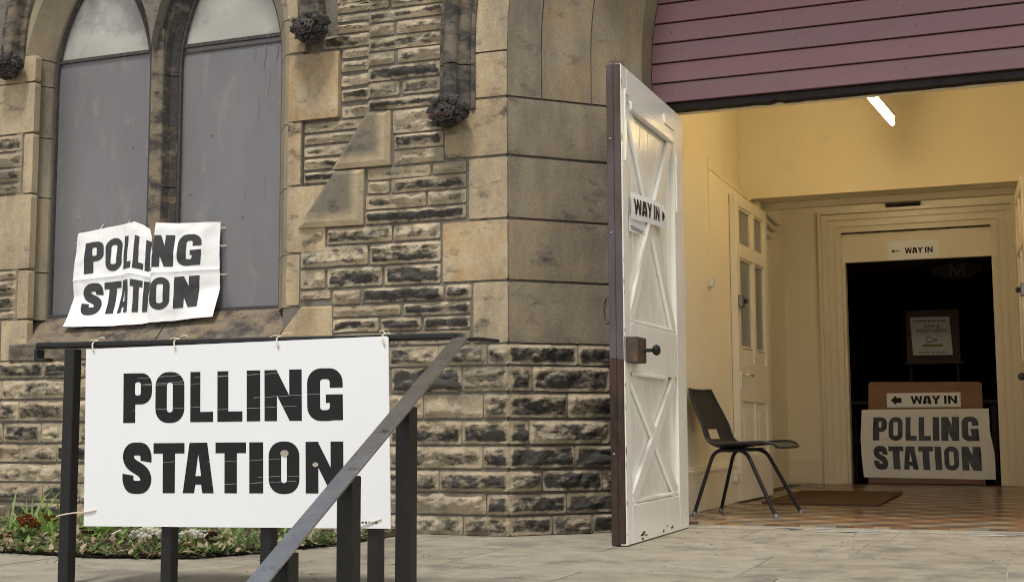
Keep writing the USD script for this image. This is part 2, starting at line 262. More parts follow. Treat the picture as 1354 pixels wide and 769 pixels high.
# ------------------------------------------------------------------ lettering (heavy condensed capitals, flat print)
def rrect(x0, y0, x1, y1, r): return sbox(x0 + r, y0 + r, x1 - r, y1 - r).buffer(r, 6)
def letter(ch, w, s=0.27):
    if ch == 'I': return sbox(0, 0, w, 1)
    if ch == 'L': return unary_union([sbox(0, 0, s, 1), sbox(0, 0, w, .2)])
    if ch == 'T': return unary_union([sbox(0, .79, w, 1), sbox(w / 2 - s / 2, 0, w / 2 + s / 2, 1)])
    if ch == 'P': return unary_union([sbox(0, 0, s, 1), rrect(0, .37, w, 1, .24), sbox(0, .37, .3, 1)]).difference(rrect(s - .01, .55, w - s + .02, .82, .05))
    if ch == 'O': return rrect(0, -.01, w, 1.01, .28).difference(rrect(s, .2, w - s, .8, .06))
    if ch == 'N': return unary_union([sbox(0, 0, s * .98, 1), sbox(w - s * .98, 0, w, 1), Polygon([(0, 1), (s * .95, 1), (w, 0), (w - s * .95, 0)])])
    if ch == 'A':
        k = w / .70
        return Polygon([(0, 0), (w / 2 - .2 * k, 1), (w / 2 + .2 * k, 1), (w, 0), (w - .255 * k, 0), (w - .285 * k, .17), (.285 * k, .17), (.255 * k, 0)]).difference(Polygon([(w / 2 - .065 * k, .34), (w / 2, .78), (w / 2 + .065 * k, .34)]))
    if ch == 'G':
        g = rrect(0, -.01, w, 1.01, .28).difference(rrect(s, .2, w - s, .8, .06)).difference(sbox(w / 2, .5, w + .1, .63))
        return unary_union([g, sbox(w / 2 + .02, .34, w, .5), sbox(w - s * .8, 0, w, .5)])
    if ch == 'W':
        q = w / 4; t_ = .17 * w
        return unary_union([Polygon([(a, 1), (a + t_ * 1.15, 1), (b + t_ * 1.15 - t_ * .1, 0), (b, 0)]) for a, b in ((0, q * .82), (w / 2 - t_ * .5, q * .82 + t_ * .02), (w / 2 - t_ * .6, 3 * q * .96 - t_ * .1), (w - t_ * 1.15, 3 * q * .96 - t_ * .15))]).buffer(0)
    if ch == 'Y': return unary_union([Polygon([(0, 1), (s * 1.1, 1), (w / 2 + s / 2, .42), (w / 2 - s / 2, .42)]), Polygon([(w, 1), (w - s * 1.1, 1), (w / 2 - s / 2, .42), (w / 2 + s / 2, .42)]), sbox(w / 2 - s / 2, 0, w / 2 + s / 2, .44)])
    if ch == 'S':
        k = w / .68
        p = smoothline([(.55, .63), (.545, .76), (.48, .865), (.34, .885), (.2, .865), (.135, .76), (.16, .64), (.34, .505), (.52, .37), (.55, .25), (.48, .135), (.34, .115), (.2, .135), (.135, .24), (.13, .37)], 5)
        return affinity.scale(LineString(p).buffer(.13, cap_style='flat'), k, 1, origin=(0, 0))
ROW1 = [('P', 0, .135), ('O', .152, .287), ('L', .315, .42), ('L', .44, .554), ('I', .574, .634), ('N', .654, .82), ('G', .844, 1.0)]
ROW2 = [('S', 0, .135), ('T', .145, .289), ('A', .282, .424), ('T', .432, .57), ('I', .585, .647), ('O', .672, .808), ('N', .836, 1.0)]
def polling(x0, x1, za, zb, zc_, zd, k=1.0):
    """the two rows as shapely polygons: POLLING between heights za..zb, STATION zc_..zd, both from x0 to x1; k = stroke"""
    out = []
    for row, lo, hi in ((ROW1, za, zb), (ROW2, zc_, zd)):
        h = hi - lo
        for ch, a, b in row:
            w = (b - a) * (x1 - x0) / h
            g = letter(ch, w, 0.27 * k * min(1.0, w / .62))
            out.append(affinity.translate(affinity.scale(g, h, h, origin=(0, 0)), x0 + a * (x1 - x0), lo))
    return out
def way_in(width, h):
    """WAY IN, as shapely polygons of the given overall width and height, from the origin"""
    out, x = [], 0.0
    for ch, w_, gap in (('W', 1.12, .02), ('A', .86, .0), ('Y', .84, .34), ('I', .24, .13), ('N', .84, 0)):
        out.append(affinity.translate(letter(ch, w_, .24), x, 0)); x += w_ + gap
    return [affinity.scale(g, width / x, h, origin=(0, 0)) for g in out]
def arrow(w, h, right=False, head=0.5, shaft=0.5):
    s = [(0, h / 2), (w * head, h), (w * head, h * (.5 + shaft / 2)), (w, h * (.5 + shaft / 2)), (w, h * (.5 - shaft / 2)), (w * head, h * (.5 - shaft / 2)), (w * head, 0)]
    p = Polygon(s)
    return affinity.scale(p, -1, 1, origin=(w / 2, 0)) if right else p
def fine(g, size):
    """flat, finely divided mesh of shapely polygons (z = 0)"""
    ms = []
    for p in (q for gg in (g if isinstance(g, list) else [g]) for q in polys(gg)):
        v, f = trimesh.creation.triangulate_polygon(p, engine='earcut')
        v3 = np.c_[v, np.zeros(len(v))]
        v3, f = trimesh.remesh.subdivide_to_size(v3, f, size)
        ms.append(trimesh.Trimesh(v3, f, process=False))
    return cat_(ms)

# ------------------------------------------------------------------ stones
Y0 = 6.197
QX = -2.452                       # the arris between facade and splay
R2 = math.sqrt(.5)
FA = (np.array([0, Y0, 0.0]), np.array([1.0, 0, 0]), np.array([0, -1.0, 0]))                       # facade: s = x
FB = (np.array([QX, Y0, 0.0]), np.array([R2, R2, 0]), np.array([R2, -R2, 0]))                    # splay: s along the face
def stone_mesh(face, s0, s1, z0, z1, seed, bulge=0.026, margin=0.009, proud=0.0, soot=0.5, tone=0.5, ochre=0.0, cell=0.012, thick=0.05, smoothface=False, ledge=0.0, sootflat=False):
    O, U, N = face; rg = np.random.default_rng(seed)
    ns = int(np.clip(round((s1 - s0) / cell), 4, 64)); nz = int(np.clip(round((z1 - z0) / (cell * .8)), 4, 32))
    if smoothface: ns, nz = min(ns, 22), min(nz, 22)
    u = np.linspace(0, 1, ns + 1); v = np.linspace(0, 1, nz + 1)
    S, Z = np.meshgrid(s0 + (s1 - s0) * u, z0 + (z1 - z0) * v, indexing='ij')
    d = np.minimum(np.minimum(S - s0, s1 - S), np.minimum(Z - z0, z1 - Z))
    rr = 0.011 if not smoothface else 0.006                     # worn corners and wavering arrises
    ca, cb = np.minimum(S - s0, s1 - S), np.minimum(Z - z0, z1 - Z)
    qa, qb = np.maximum(rr - ca, 0), np.maximum(rr - cb, 0); nn = np.hypot(qa, qb); kk = np.where(nn > 1e-9, np.maximum(qa, qb) / np.maximum(nn, 1e-9), 1.0)
    S = S + np.where(S < (s0 + s1) / 2, 1, -1) * qa * (1 - kk); Z = Z + np.where(Z < (z0 + z1) / 2, 1, -1) * qb * (1 - kk)
    pos = np.stack([S, Z, np.full_like(S, seed * 1.37)], -1)
    if smoothface:
        H = 0.004 * (fbm(pos * (9, 9, 1), 4, seed) - .5) + bulge * 0.2 * np.clip(d / .03, 0, 1)
        pr = np.clip(fbm(pos * (3.2, 3.2, 1), 3, seed + 5), 0, 1)
    else:
        hgt_ = z1 - z0
        edge = np.clip((d - margin * (0.4 + 1.1 * noise(pos * (26, 26, 1), seed))) / 0.011, 0, 1); edge = edge * edge * (3 - 2 * edge)
        L, hgt = s1 - s0, z1 - z0
        pl = np.full_like(S, 9.0)
        for k in range(5):
            cx, cz = rg.uniform(0, 1), rg.uniform(0, 1)
            gx, gz = rg.normal(0, .6) / max(L, .15) * .16, rg.normal(0, 1.0) * .16 / hgt * .5
            pl = np.minimum(pl, rg.uniform(.6, 1.15) + gx * (S - s0 - cx * L) / .16 * 1.2 + gz * (Z - z0 - cz * hgt) / .16 * 2.2)
        rid = np.abs(fbm(pos * (6, 13, 1), 4, seed) - .5) * 2
        lay = fbm(pos * (4, 17, 1), 3, seed + 21) * 5; lay = lay - np.floor(lay)
        H = bulge * edge * np.clip(.15 + pl * .62 + .75 * (fbm(pos * (13, 22, 1), 4, seed + 3) - .5) * 2 - .45 * (1 - rid) ** 8 + .22 * lay + .20 * (fbm(pos * (48, 60, 1), 3, seed + 41) - .5) + ledge * (v[None, :] - .5), -.05, 1.6)
        low = .24 * (.62 - v[None, :]) * np.clip(hgt_ / .06, 0, 1) + .34 * (fbm(pos * (5, 8, 1), 3, seed + 31) - .5)
        pr = edge
    chip = 0.0025 * (noise(pos * (40, 40, 1), seed + 9) - .5) * (d < 1e-6)
    if not smoothface: S = S + .0045 * (noise(pos * (14, 14, 1) + 3, seed + 51) - .5) * np.clip(np.minimum(S - s0 + .001, s1 - S + .001) / .001, 0, 1); Z = Z + .005 * (noise(pos * (11, 14, 1) + 7, seed + 52) - .5)
    P = O + S[..., None] * U + np.stack([0 * S, 0 * S, Z + chip], -1) + (H + proud)[..., None] * N
    V = P.reshape(-1, 3); idx = np.arange(V.shape[0]).reshape(ns + 1, nz + 1)
    a, b, c, e = idx[:-1, :-1].ravel(), idx[1:, :-1].ravel(), idx[1:, 1:].ravel(), idx[:-1, 1:].ravel()
    flip = np.cross(U, [0, 0, 1]) @ N < 0
    F = np.r_[np.c_[a, b, c], np.c_[a, c, e]]
    if flip: F = F[:, ::-1]
    sb = soot - .5
    so = (sb + ((0.05 if not sootflat else 0) * pr if smoothface else 1.1 * sb + .5 * (pr - .78) + low)).ravel()
    loop = np.r_[idx[:, 0], idx[-1, 1:], idx[-2::-1, -1], idx[0, -2:0:-1]]
    fr = V[loop]; n = len(V); m = len(loop)
    V = np.vstack([V, fr, fr - thick * N - 0.0])
    k = np.arange(m); k2 = (k + 1) % m
    SF = np.r_[np.c_[n + k, n + m + k, n + m + k2], np.c_[n + k, n + m + k2, n + k2]]
    if flip: SF = SF[:, ::-1]
    so = np.r_[so, np.full(2 * m, sb - .25)]
    return trimesh.Trimesh(V, np.r_[F, SF], process=False), {'soot': so, 'tone': np.full(len(V), tone), 'ochre': np.full(len(V), ochre)}
def attr_of(m, soot=0.0, tone=0.5, ochre=0.0):
    return {'soot': np.full(len(m.vertices), soot), 'tone': np.full(len(m.vertices), tone), 'ochre': np.full(len(m.vertices), ochre)}
def obj_attr(name, m, mat, parent, smooth=True, soot=0.0, tone=0.5, ochre=0.0, **kw):
    """a mesh with even stone attributes (smooth by angle splits vertices first)"""
    if smooth not in (True, False):
        m = trimesh.graph.smooth_shade(m, angle=math.radians(smooth), facet_minarea=None); smooth = True
    return obj(name, m, mat, parent, smooth, attr_of(m, soot, tone, ochre), **kw)

look_upper = plain('far_up_walling', (0.21, 0.165, 0.105), 0.9, 0.2, var=0.4, scale=5, bump=0.02, bscale=12, dirt=((0.05, 0.045, 0.04), 0.1, 6.0))
church = thing('church_wall', 'sooty coursed sandstone church wall with arched window, splayed doorway arch and carved bosses', 'wall')
RNG = random.Random(7)
SEED = [100]
def rock(face, s0, s1, z0, z1, soot=None, tone=None, g=0.0022, **kw):
    SEED[0] += 1
    so = soot if soot is not None else RNG.choice([.36, .42, .47, .52, .56, .6])
    m, at = stone_mesh(face, s0 + g, s1 - g, z0 + g, z1 - g, SEED[0], soot=so, tone=tone if tone is not None else RNG.random(), bulge=kw.pop('bulge', RNG.uniform(.032, .052)), **kw)
    return obj('stone', m, ROCK, church, True, at)
def ashlar(face, s0, s1, z0, z1, soot=.45, tone=.4, ochre=0.0, mat=None, g=0.0025, **kw):
    SEED[0] += 1
    m, at = stone_mesh(face, s0 + g, s1 - g, z0 + g, z1 - g, SEED[0], soot=soot, tone=tone, ochre=ochre, smoothface=True, cell=.03, bulge=.01, **kw)
    return obj('dressed_stone', m, mat or ASH, church, True, at)

# soot per stone: about 0.35 clean, 0.5 mixed, 0.65 black
LEFTCOL = [(-3.475, -3.273, 2.881, 2.923, .45), (-3.475, -3.273, 2.823, 2.872, .40), (-3.475, -3.271, 2.773, 2.813, .40), (-3.478, -3.271, 2.707, 2.76, .44), (-3.561, -3.271, 2.629, 2.701, .52),
    (-3.441, -3.271, 2.566, 2.619, .40), (-3.446, -3.271, 2.491, 2.551, .58), (-3.445, -3.271, 2.409, 2.472, .46), (-3.444, -3.271, 2.323, 2.39, .58), (-3.441, -3.274, 2.232, 2.299, .5),
    (-3.675, -3.25, 2.169, 2.222, .47), (-3.675, -3.28, 2.102, 2.158, .5), (-3.675, -3.32, 2.033, 2.09, .48), (-3.675, -3.36, 1.96, 2.02, .52), (-3.675, -3.41, 1.885, 1.948, .55)]
for s0, s1, z0, z1, so in LEFTCOL: rock(FA, s0, s1, z0, z1, so, tone=RNG.uniform(0, .6), proud=-.026, ledge=.9)
PROUD = [(-3.266, -3.14, 2.812, 2.865, .46), (-3.13, -2.80, 2.807, 2.856, .5), (-3.266, -2.80, 2.738, 2.800, .52), (-3.266, -3.11, 2.66, 2.73, .37), (-3.095, -2.81, 2.657, 2.731, .47),
    (-3.266, -2.825, 2.578, 2.653, .54), (-3.266, -3.106, 2.50, 2.572, .36), (-3.09, -2.83, 2.496, 2.574, .44), (-3.266, -2.835, 2.41, 2.49, .6), (-3.266, -3.073, 2.321, 2.403, .52), (-3.06, -2.835, 2.321, 2.4, .57), (-3.266, -2.84, 2.25, 2.312, .58),
    (-3.116, -2.815, 2.112, 2.24, .42), (-3.107, -2.815, 2.025, 2.105, .57), (-3.107, -2.815, 1.941, 2.02, .42),
    (-3.266, -2.889, 1.868, 1.932, .40), (-2.878, -2.685, 1.873, 1.934, .38), (-3.266, -3.134, 1.795, 1.862, .46), (-3.124, -2.685, 1.789, 1.867, .53), (-3.276, -2.918, 1.709, 1.787, .43), (-2.908, -2.685, 1.709, 1.787, .42),
    (-3.276, -2.685, 1.629, 1.702, .63), (-3.673, -3.517, 1.531, 1.617, .46), (-3.509, -3.115, 1.533, 1.621, .5), (-3.107, -2.833, 1.532, 1.618, .44), (-3.673, -3.26, 1.414, 1.524, .45), (-3.246, -2.831, 1.41, 1.522, .55),
    (-3.673, -3.52, 1.30, 1.404, .42), (-3.506, -3.173, 1.299, 1.404, .6), (-3.161, -2.831, 1.296, 1.402, .61), (-3.673, -3.484, 1.24, 1.288, .38), (-3.474, -3.305, 1.205, 1.284, .42), (-3.293, -2.813, 1.208, 1.286, .68), (-2.804, -2.655, 1.209, 1.284, .53),
    (-3.47, -3.063, 1.138, 1.195, .38), (-3.049, -2.662, 1.13, 1.197, .6), (-3.47, -3.193, 1.055, 1.128, .56), (-3.18, -2.942, 1.055, 1.124, .62), (-2.928, -2.662, 1.053, 1.124, .64), (-3.466, -3.078, .978, 1.046, .42), (-3.06, -2.662, .978, 1.046, .58)]
for s0, s1, z0, z1, so in PROUD: rock(FA, s0, s1, z0, z1, so)
for z0, z1 in ((2.862, 2.93), (2.935, 3.0), (3.005, 3.08), (3.085, 3.14), (3.145, 3.22), (3.225, 3.3), (3.305, 3.38), (3.385, 3.46)):          # just above the frame
    c = RNG.uniform(-3.15, -2.95)
    rock(FA, -3.46, -3.271, z0, z1, proud=-.026); rock(FA, -3.266, c, z0, z1); rock(FA, c + .01, -2.80 + max(0, z0 - 2.9) * .12, z0, z1)
# quoins of the doorway arris, and the splay ashlars that turn the corner with them
for s0, z0, z1, so, to, oc in ((-2.648, .975, 1.29, .48, .25, .1), (-2.822, 1.298, 1.612, .44, .3, .85), (-2.672, 1.62, 1.94, .5, .3, .15), (-2.812, 1.95, 2.252, .58, .5, .3), (-2.645, 2.26, 2.5, .47, .2, .35)):
    ashlar(FA, s0, QX - .001, z0, z1, so, to, oc)
for z0, z1, so, to, oc in ((.975, 1.29, .5, .6, .2), (1.298, 1.612, .48, .45, .5), (1.62, 1.94, .52, .5, .2), (1.95, 2.252, .5, .35, .3), (2.26, 2.5, .47, .3, .5)):
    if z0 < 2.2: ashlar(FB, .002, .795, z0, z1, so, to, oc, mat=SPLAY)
# rock-faced courses below, turning the corner
LOWA = [(.862, .970, [-3.137, -2.843, -2.57], [.5, .52, .47]), (.727, .857, [-3.115, -2.712], [.6, .48]), (.592, .716, [-3.135, -2.931, -2.593], [.4, .34, .5]), (.459, .581, [-3.13, -2.712], [.53, .56]),
        (.337, .449, [-3.13, -2.596], [.45, .6]), (.219, .326, [-3.13, -2.84], [.52, .55]), (.105, .21, [-3.13, -2.576], [.38, .55]), (.0, .097, [-3.13, -2.705], [.45, .55])]
LOWB = [[.394, .69], [.132, .578, .72], [.331, .70], [.112, .574, .72], [.372, .70], [.186, .531, .72], [.321, .70], [.239, .469, .70]]
LBS = [[.55, .57], [.5, .56, .5], [.55, .5], [.58, .5, .55], [.64, .68], [.56, .6, .6], [.56, .62], [.56, .5, .66]]
for (z0, z1, xs, so), bs, ls in zip(LOWA, LOWB, LBS):
    xs = list(xs)
    for a, b, s in zip(xs[:-1], xs[1:], so[:-1]): rock(FA, a, b, z0, z1, s)
    SEED[0] += 1
    g = .0035; kw = dict(tone=RNG.random(), bulge=.042)
    m1, a1 = stone_mesh(FA, xs[-1] + g, QX - .0005, z0 + g, z1 - g, SEED[0], soot=so[-1], **kw)
    m2, a2 = stone_mesh(FB, .0005, bs[0] - g, z0 + g, z1 - g, SEED[0] + 5000, soot=ls[0], **kw)
    obj('corner_stone', cat_([m1, m2]), ROCK, church, True, {k: np.r_[a1[k], a2[k]] for k in a1})
    for a, b, s in zip(bs[:-1], bs[1:], ls[1:]): rock(FB, a, min(b, .795), z0, z1, s)
    if bs[-1] < .78: rock(FB, bs[-1], .797, z0, z1, .55)
# the same courses to the left: behind the sign, and the part in view beside the railing
LEFTROWS = [(.85, .948, [-5.40], [.55, .57]), (.727, .838, [-5.71, -5.17], [.47, .47]), (.596, .716, [-5.72, -5.583, -5.24], [.4, .55, .5]), (.471, .583, [-5.69, -5.407], [.55, .52]), (.356, .46, [-5.563, -5.29], [.42, .5]),
            (.243, .345, [-5.72, -5.15], [.44, .44]), (.131, .234, [-5.384], [.47, .43]), (.02, .12, [-5.62, -5.14], [.36, .6])]
for z0, z1, cuts, so in LEFTROWS:
    cuts = sorted(cuts); xs = [-7.2, -6.75, -6.4, -6.05] + [c for c in cuts] ; x = cuts[-1]
    nxt = -3.136
    while x < nxt - .55: x += RNG.uniform(.26, .48); xs.append(x)
    xs.append(nxt)
    for i, (a, b) in enumerate(zip(xs[:-1], xs[1:])):
        j = [k for k, c in enumerate(cuts) if abs(b - c) < 1e-6]
        rock(FA, a, b, z0, z1, so[min(j[0], len(so) - 1)] if j else None)
m, at = stone_mesh(FA, -7.2, -3.14, -.1, .016, 77, soot=.5, smoothface=True, proud=.004)
obj('plinth', m, ASH, church, True, at)
for a, b, to in ((-3.135, -2.15, .2), ):
    m1, a1 = stone_mesh(FA, -3.135, QX, -.14, -.004, 78, soot=.38, tone=.2, ochre=.5, smoothface=True, proud=.012, sootflat=True)
    m2, a2 = stone_mesh(FB, 0, .135, -.14, -.004, 79, soot=.38, tone=.2, ochre=.3, smoothface=True, proud=.012)
    obj('plinth', cat_([m1, m2]), ASH, church, True, {k: np.r_[a1[k], a2[k]] for k in a1})
m, at = stone_mesh(FB, .14, .78, -.14, -.004, 80, soot=.42, tone=.4, smoothface=True, proud=.010)
obj('plinth', m, ASH, church, True, at)
# rubble beside the left jamb and jamb stones
for s1, z0, z1, so in ((-5.622, 2.232, 2.33, .52), (-5.618, 2.132, 2.222, .38), (-5.622, 2.04, 2.125, .5), (-5.628, 1.97, 2.033, .45), (-5.632, 1.446, 1.498, .48), (-5.63, 1.36, 1.44, .55), (-5.634, 1.26, 1.354, .5), (-5.632, 1.21, 1.254, .42)):
    rock(FA, -6.02, s1, z0, z1, so); rock(FA, -6.55, -6.03, z0, z1); rock(FA, -7.2, -6.56, z0, z1)
for k in range(12): rock(FA, -6.4, -5.87, 2.34 + k * .1, 2.435 + k * .1); rock(FA, -7.2, -6.41, 2.34 + k * .1, 2.435 + k * .1)
for k in range(5): rock(FA, -7.2, -6.0, 1.505 + k * .093, 1.59 + k * .093)
for k in range(3): rock(FA, -7.2, -5.745, .955 + k * .083, 1.03 + k * .083)
JX = -5.538                                                     # where the jamb's face ends and its chamfer begins
for s0, z0, z1, so, to, oc in ((-5.86, 2.653, 2.816, .48, .1, .2), (-5.86, 2.338, 2.648, .44, .1, .15), (-5.61, 1.965, 2.332, .46, .15, .1), (-5.99, 1.505, 1.96, .42, .15, .15), (-5.622, 1.204, 1.498, .48, .3, .3), (-5.735, .955, 1.199, .42, .15, .15)):
    ashlar(FA, s0, JX, z0, z1, so, to, oc)
JXR = -3.765
for s0, s1, z0, z1, so, to, oc in ((JXR, -3.69, 2.808, 3.02, .45, .2, .4), (JXR, -3.66, 2.625, 2.80, .5, .4, .5), (JXR, -3.449, 2.236, 2.612, .44, .4, 1.0), (JXR, -3.68, 1.877, 2.226, .57, .3, .5), (JXR, -3.52, 1.502, 1.868, .42, .1, .4), (JXR, -3.678, 1.211, 1.494, .5, .3, .4)):
    ashlar(FA, s0, s1, z0, z1, so, to, oc)
def slab_xz(poly, y, b, depth, seed):
    """a dressed stone of convex outline, edges chamfered by b"""
    p = np.array(poly); pc = Polygon(poly); q = np.array(pc.buffer(-b, join_style='mitre').exterior.coords)[:-1]
    q = np.array([q[np.argmin(np.linalg.norm(q - a, axis=1))] for a in p]); n = len(p)
    V = np.vstack([np.c_[q[:, 0], np.full(n, y), q[:, 1]], np.c_[p[:, 0], np.full(n, y + b * .8), p[:, 1]], np.c_[p[:, 0], np.full(n, y + depth), p[:, 1]]])
    m = trimesh.convex.convex_hull(V); return m
# two sloping kneelers and the sill's end stone
for poly, so, to in (([(-3.262, 2.243), (-3.122, 2.238), (-3.122, 1.943), (-3.475, 1.943)], .06, .55), ([(-3.457, 1.934), (-3.28, 1.932), (-3.284, 1.63), (-3.686, 1.634)], .07, .55)):
    m = slab_xz(poly, Y0 - .036, .026, .09, 3); m = m.subdivide().subdivide().subdivide()
    v = m.vertices.copy(); v[:, 1] += .006 * (fbm(v * 11, 4, 5) - .5); m.vertices = v
    m = m.subdivide()
    m = trimesh.graph.smooth_shade(m, angle=math.radians(30), facet_minarea=None); v = m.vertices
    a_, b_, c_, d_ = map(np.array, poly)
    dr = np.minimum((b_[0] - v[:, 0]) - .035, (v[:, 2] - d_[1]) - .03) + .05 * (fbm(v * 14, 3, 6) - .5)
    obj('kneeler_stone', m, KNEEL, church, True, {'soot': -.02 + .10 * np.clip(dr / .06, 0, 1), 'tone': np.clip(dr / .05, 0, 1), 'ochre': np.full(len(v), .1)})
m = slab_xz([(-3.60, .978), (-3.475, .978), (-3.475, 1.2), (-3.665, 1.202), (-3.79, 1.06), (-3.79, .978)], Y0 - .004, .008, .07, 4)
obj_attr('sill_end_stone', m, ASH, church, 30, soot=-.05, tone=.35, ochre=.7)
# white-flecked ochre block tooling marks are left to the stone's own relief

hp = Polygon([(-7.2, 3.6), (1.0, 3.6), (1.0, 4.6), (-.58, 5.8), (-2.3, 5.3), (-7.2, 5.3)])
# ---------- swept mouldings
def arch_path(xin, zlo, zs, R, deg, side, n=16, nlow=2):
    """points and outward normals of a jamb and its arc; side -1: left jamb (outward = -x)"""
    P, N = [], []
    for z in np.linspace(zlo, zs, nlow): P.append((xin, z)); N.append((side, 0.0))
    for a in np.linspace(0, math.radians(deg), n)[1:]:
        cx = xin - side * R
        P.append((cx + side * R * math.cos(a), zs + R * math.sin(a))); N.append((side * math.cos(a), math.sin(a)))
    return np.array(P), np.array(N)
def sweep(P, N, prof, closed=True):
    """profile points (n outward, y) carried along the path; ends capped"""
    prof = np.array(prof, float); k = len(prof); V = []
    for p, n in zip(P, N):
        for a, y in prof: V.append((p[0] + n[0] * a, y, p[1] + n[1] * a))
    F = []; m = len(P)
    for i in range(m - 1):
        for j in range(k if closed else k - 1):
            j2 = (j + 1) % k; A, B, C, D = i * k + j, i * k + j2, (i + 1) * k + j2, (i + 1) * k + j
            F += [[A, B, C], [A, C, D]]
    if closed:
        v2, f2 = trimesh.creation.triangulate_polygon(Polygon(prof), engine='earcut')
        from scipy.spatial import cKDTree
        mp = cKDTree(prof).query(v2)[1]
        for t in f2: t = mp[t]; F += [[t[0], t[1], t[2]], [(m - 1) * k + t[2], (m - 1) * k + t[1], (m - 1) * k + t[0]]]
    mesh = trimesh.Trimesh(np.array(V), np.array(F), process=False); mesh.fix_normals(); return mesh
def cut_path(P, N, L0, L1):
    """the stretch of a path between two lengths"""
    d = np.r_[0, np.cumsum(np.linalg.norm(np.diff(P, axis=0), axis=1))]
    t = np.unique(np.r_[L0, d[(d > L0 + 1e-6) & (d < L1 - 1e-6)], L1])
    f = lambda A: np.c_[np.interp(t, d, A[:, 0]), np.interp(t, d, A[:, 1])]
    n = f(N); return f(P), n / np.linalg.norm(n, axis=1, keepdims=True)
def voussoirs(name, P, N, prof, cuts, mat, soot=0.0, tone=.5, ochre=.2, smooth=30, gap=.003):
    for i, (a, b) in enumerate(zip(cuts[:-1], cuts[1:])):
        p, n = cut_path(P, N, a + gap, b - gap)
        obj_attr(name, sweep(p, n, prof), mat, church, smooth, soot=soot + RNG.uniform(-.05, .05), tone=min(1, max(0, tone + RNG.uniform(-.25, .25))), ochre=max(0, ochre + RNG.uniform(-.2, .3)))
# doorway arch: face ring (with the quoin's arris) and three splayed rings, above the springing joint at z 2.26
XIN, ZS, RA = -1.885, 2.52, 1.75
XC = -0.58
DEGA = math.degrees(math.acos((abs(XIN - XC) and (XIN + RA - XC) / RA)))
for side in (-1, 1):
    P, N = arch_path(XIN if side < 0 else 2 * XC - XIN, 2.258, ZS, RA, DEGA, side, 22, 3)
    L = np.linalg.norm(np.diff(P, axis=0), axis=1).sum()
    sp = lambda f: ((1 - f) * (XIN - QX), Y0 + f * (XIN - QX))           # a point on the 45 degree splay
    rings = [(0.0, .245), (.245, .61), (.61, 1.0)]
    for (fa, fb), so, to, oc, cuts in zip(rings, (.02, -.04, .0), (.7, .25, .35), (.25, .95, .3), ([0, .95, 1.6, L], [0, .8, 1.5, L], [0, 1.0, 1.7, L])):
        a, b = sp(fa + .004), sp(fb - .004)
        prof = [a, b, (b[0] + .035, b[1] + .035), (a[0] + .035, a[1] + .035)]
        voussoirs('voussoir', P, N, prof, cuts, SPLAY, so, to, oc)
    fx = XIN - QX
    voussoirs('voussoir', P, N, [(fx + .002, Y0 + .001), (fx + .002, Y0 + .04), (fx + .19, Y0 + .04), (fx + .19, Y0 - .002)], [.245, .98, 1.7, L], ASH, -.05, .25, .35)
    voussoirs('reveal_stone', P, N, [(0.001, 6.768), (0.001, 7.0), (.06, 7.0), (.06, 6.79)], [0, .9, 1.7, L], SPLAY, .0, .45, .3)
    # backing behind the splay (joints) and the lower reveal
    obj('mortar', sweep(P, N, [(sp(0)[0] + .02, Y0 + .02), (.012, Y0 + fx + .004), (.05, 7.02), (.5, 7.02), (1.1, 6.4), (1.1, Y0 + .03)]), MORTAR, church, 30)
    q = lambda x: x if side < 0 else 2 * XC - x
    poly = np.array([(q(QX + .004), Y0 + .02), (q(XIN - .014), Y0 + fx + .006), (q(XIN - .014), 7.02), (q(XIN - .6), 7.02), (q(XIN - .6), Y0 + .1), (q(QX - .02), Y0 + .02)])
    m = extrude(Polygon(poly).buffer(0), 2.40); m.apply_translation((0, 0, -.14)); obj('mortar', m, MORTAR, church, 30)
    for z0, z1 in ((0, .327), (.33, .72), (.724, .972), (.975, 1.29), (1.298, 1.612), (1.62, 1.94), (1.95, 2.252)):
        m = bx(min(q(XIN), q(XIN - .05)), max(q(XIN), q(XIN - .05)), 6.768, 6.999, z0, z1 - .003, .003)
        obj_attr('reveal_stone', m, SPLAY, church, False, soot=.02, tone=.4, ochre=.3)
    # hood mould over the doorway
    h0 = fx + .178
    prof = [(h0, Y0 + .01), (h0, Y0 - .014), (h0 + .02, Y0 - .018), (h0 + .028, Y0 - .004), (h0 + .04, Y0 - .02), (h0 + .055, Y0 - .03), (h0 + .075, Y0 - .034), (h0 + .085, Y0 - .05)] + \
           [(h0 + .12 - .04 * math.cos(t), Y0 - .055 - .035 * math.sin(t)) for t in np.linspace(0.1, PI - .2, 9)] + [(h0 + .17, Y0 - .048), (h0 + .185, Y0 - .05), (h0 + .19, Y0 + .01)]
    P2, N2 = arch_path(XIN if side < 0 else 2 * XC - XIN, 2.20, ZS, RA, DEGA, side, 22, 3)
    voussoirs('hood_mould', P2, N2, prof, [0, .24, 1.1, 1.9, np.linalg.norm(np.diff(P2, axis=0), axis=1).sum()], MOULD, .14, .7, .15)
# opposite side of the doorway: the far splay and a little wall beyond it
FBR = (np.array([2 * XC - QX, Y0, 0.0]), np.array([-R2, R2, 0]), np.array([-R2, -R2, 0]))
for z0, z1 in ((0, .327), (.33, .65), (.655, .972), (.975, 1.29), (1.298, 1.612), (1.62, 1.94), (1.95, 2.252)):
    ashlar(FBR, .002, .797, z0, z1, .5, .5, .2, mat=SPLAY); ashlar(FA, 2 * XC - QX + .001, 2 * XC - QX + .3, z0, z1, .48, .3, .3)
    rock(FA, 2 * XC - QX + .3, 2 * XC - QX + .8, z0, z1); rock(FA, 2 * XC - QX + .8, 2 * XC - QX + 1.4, z0, z1)

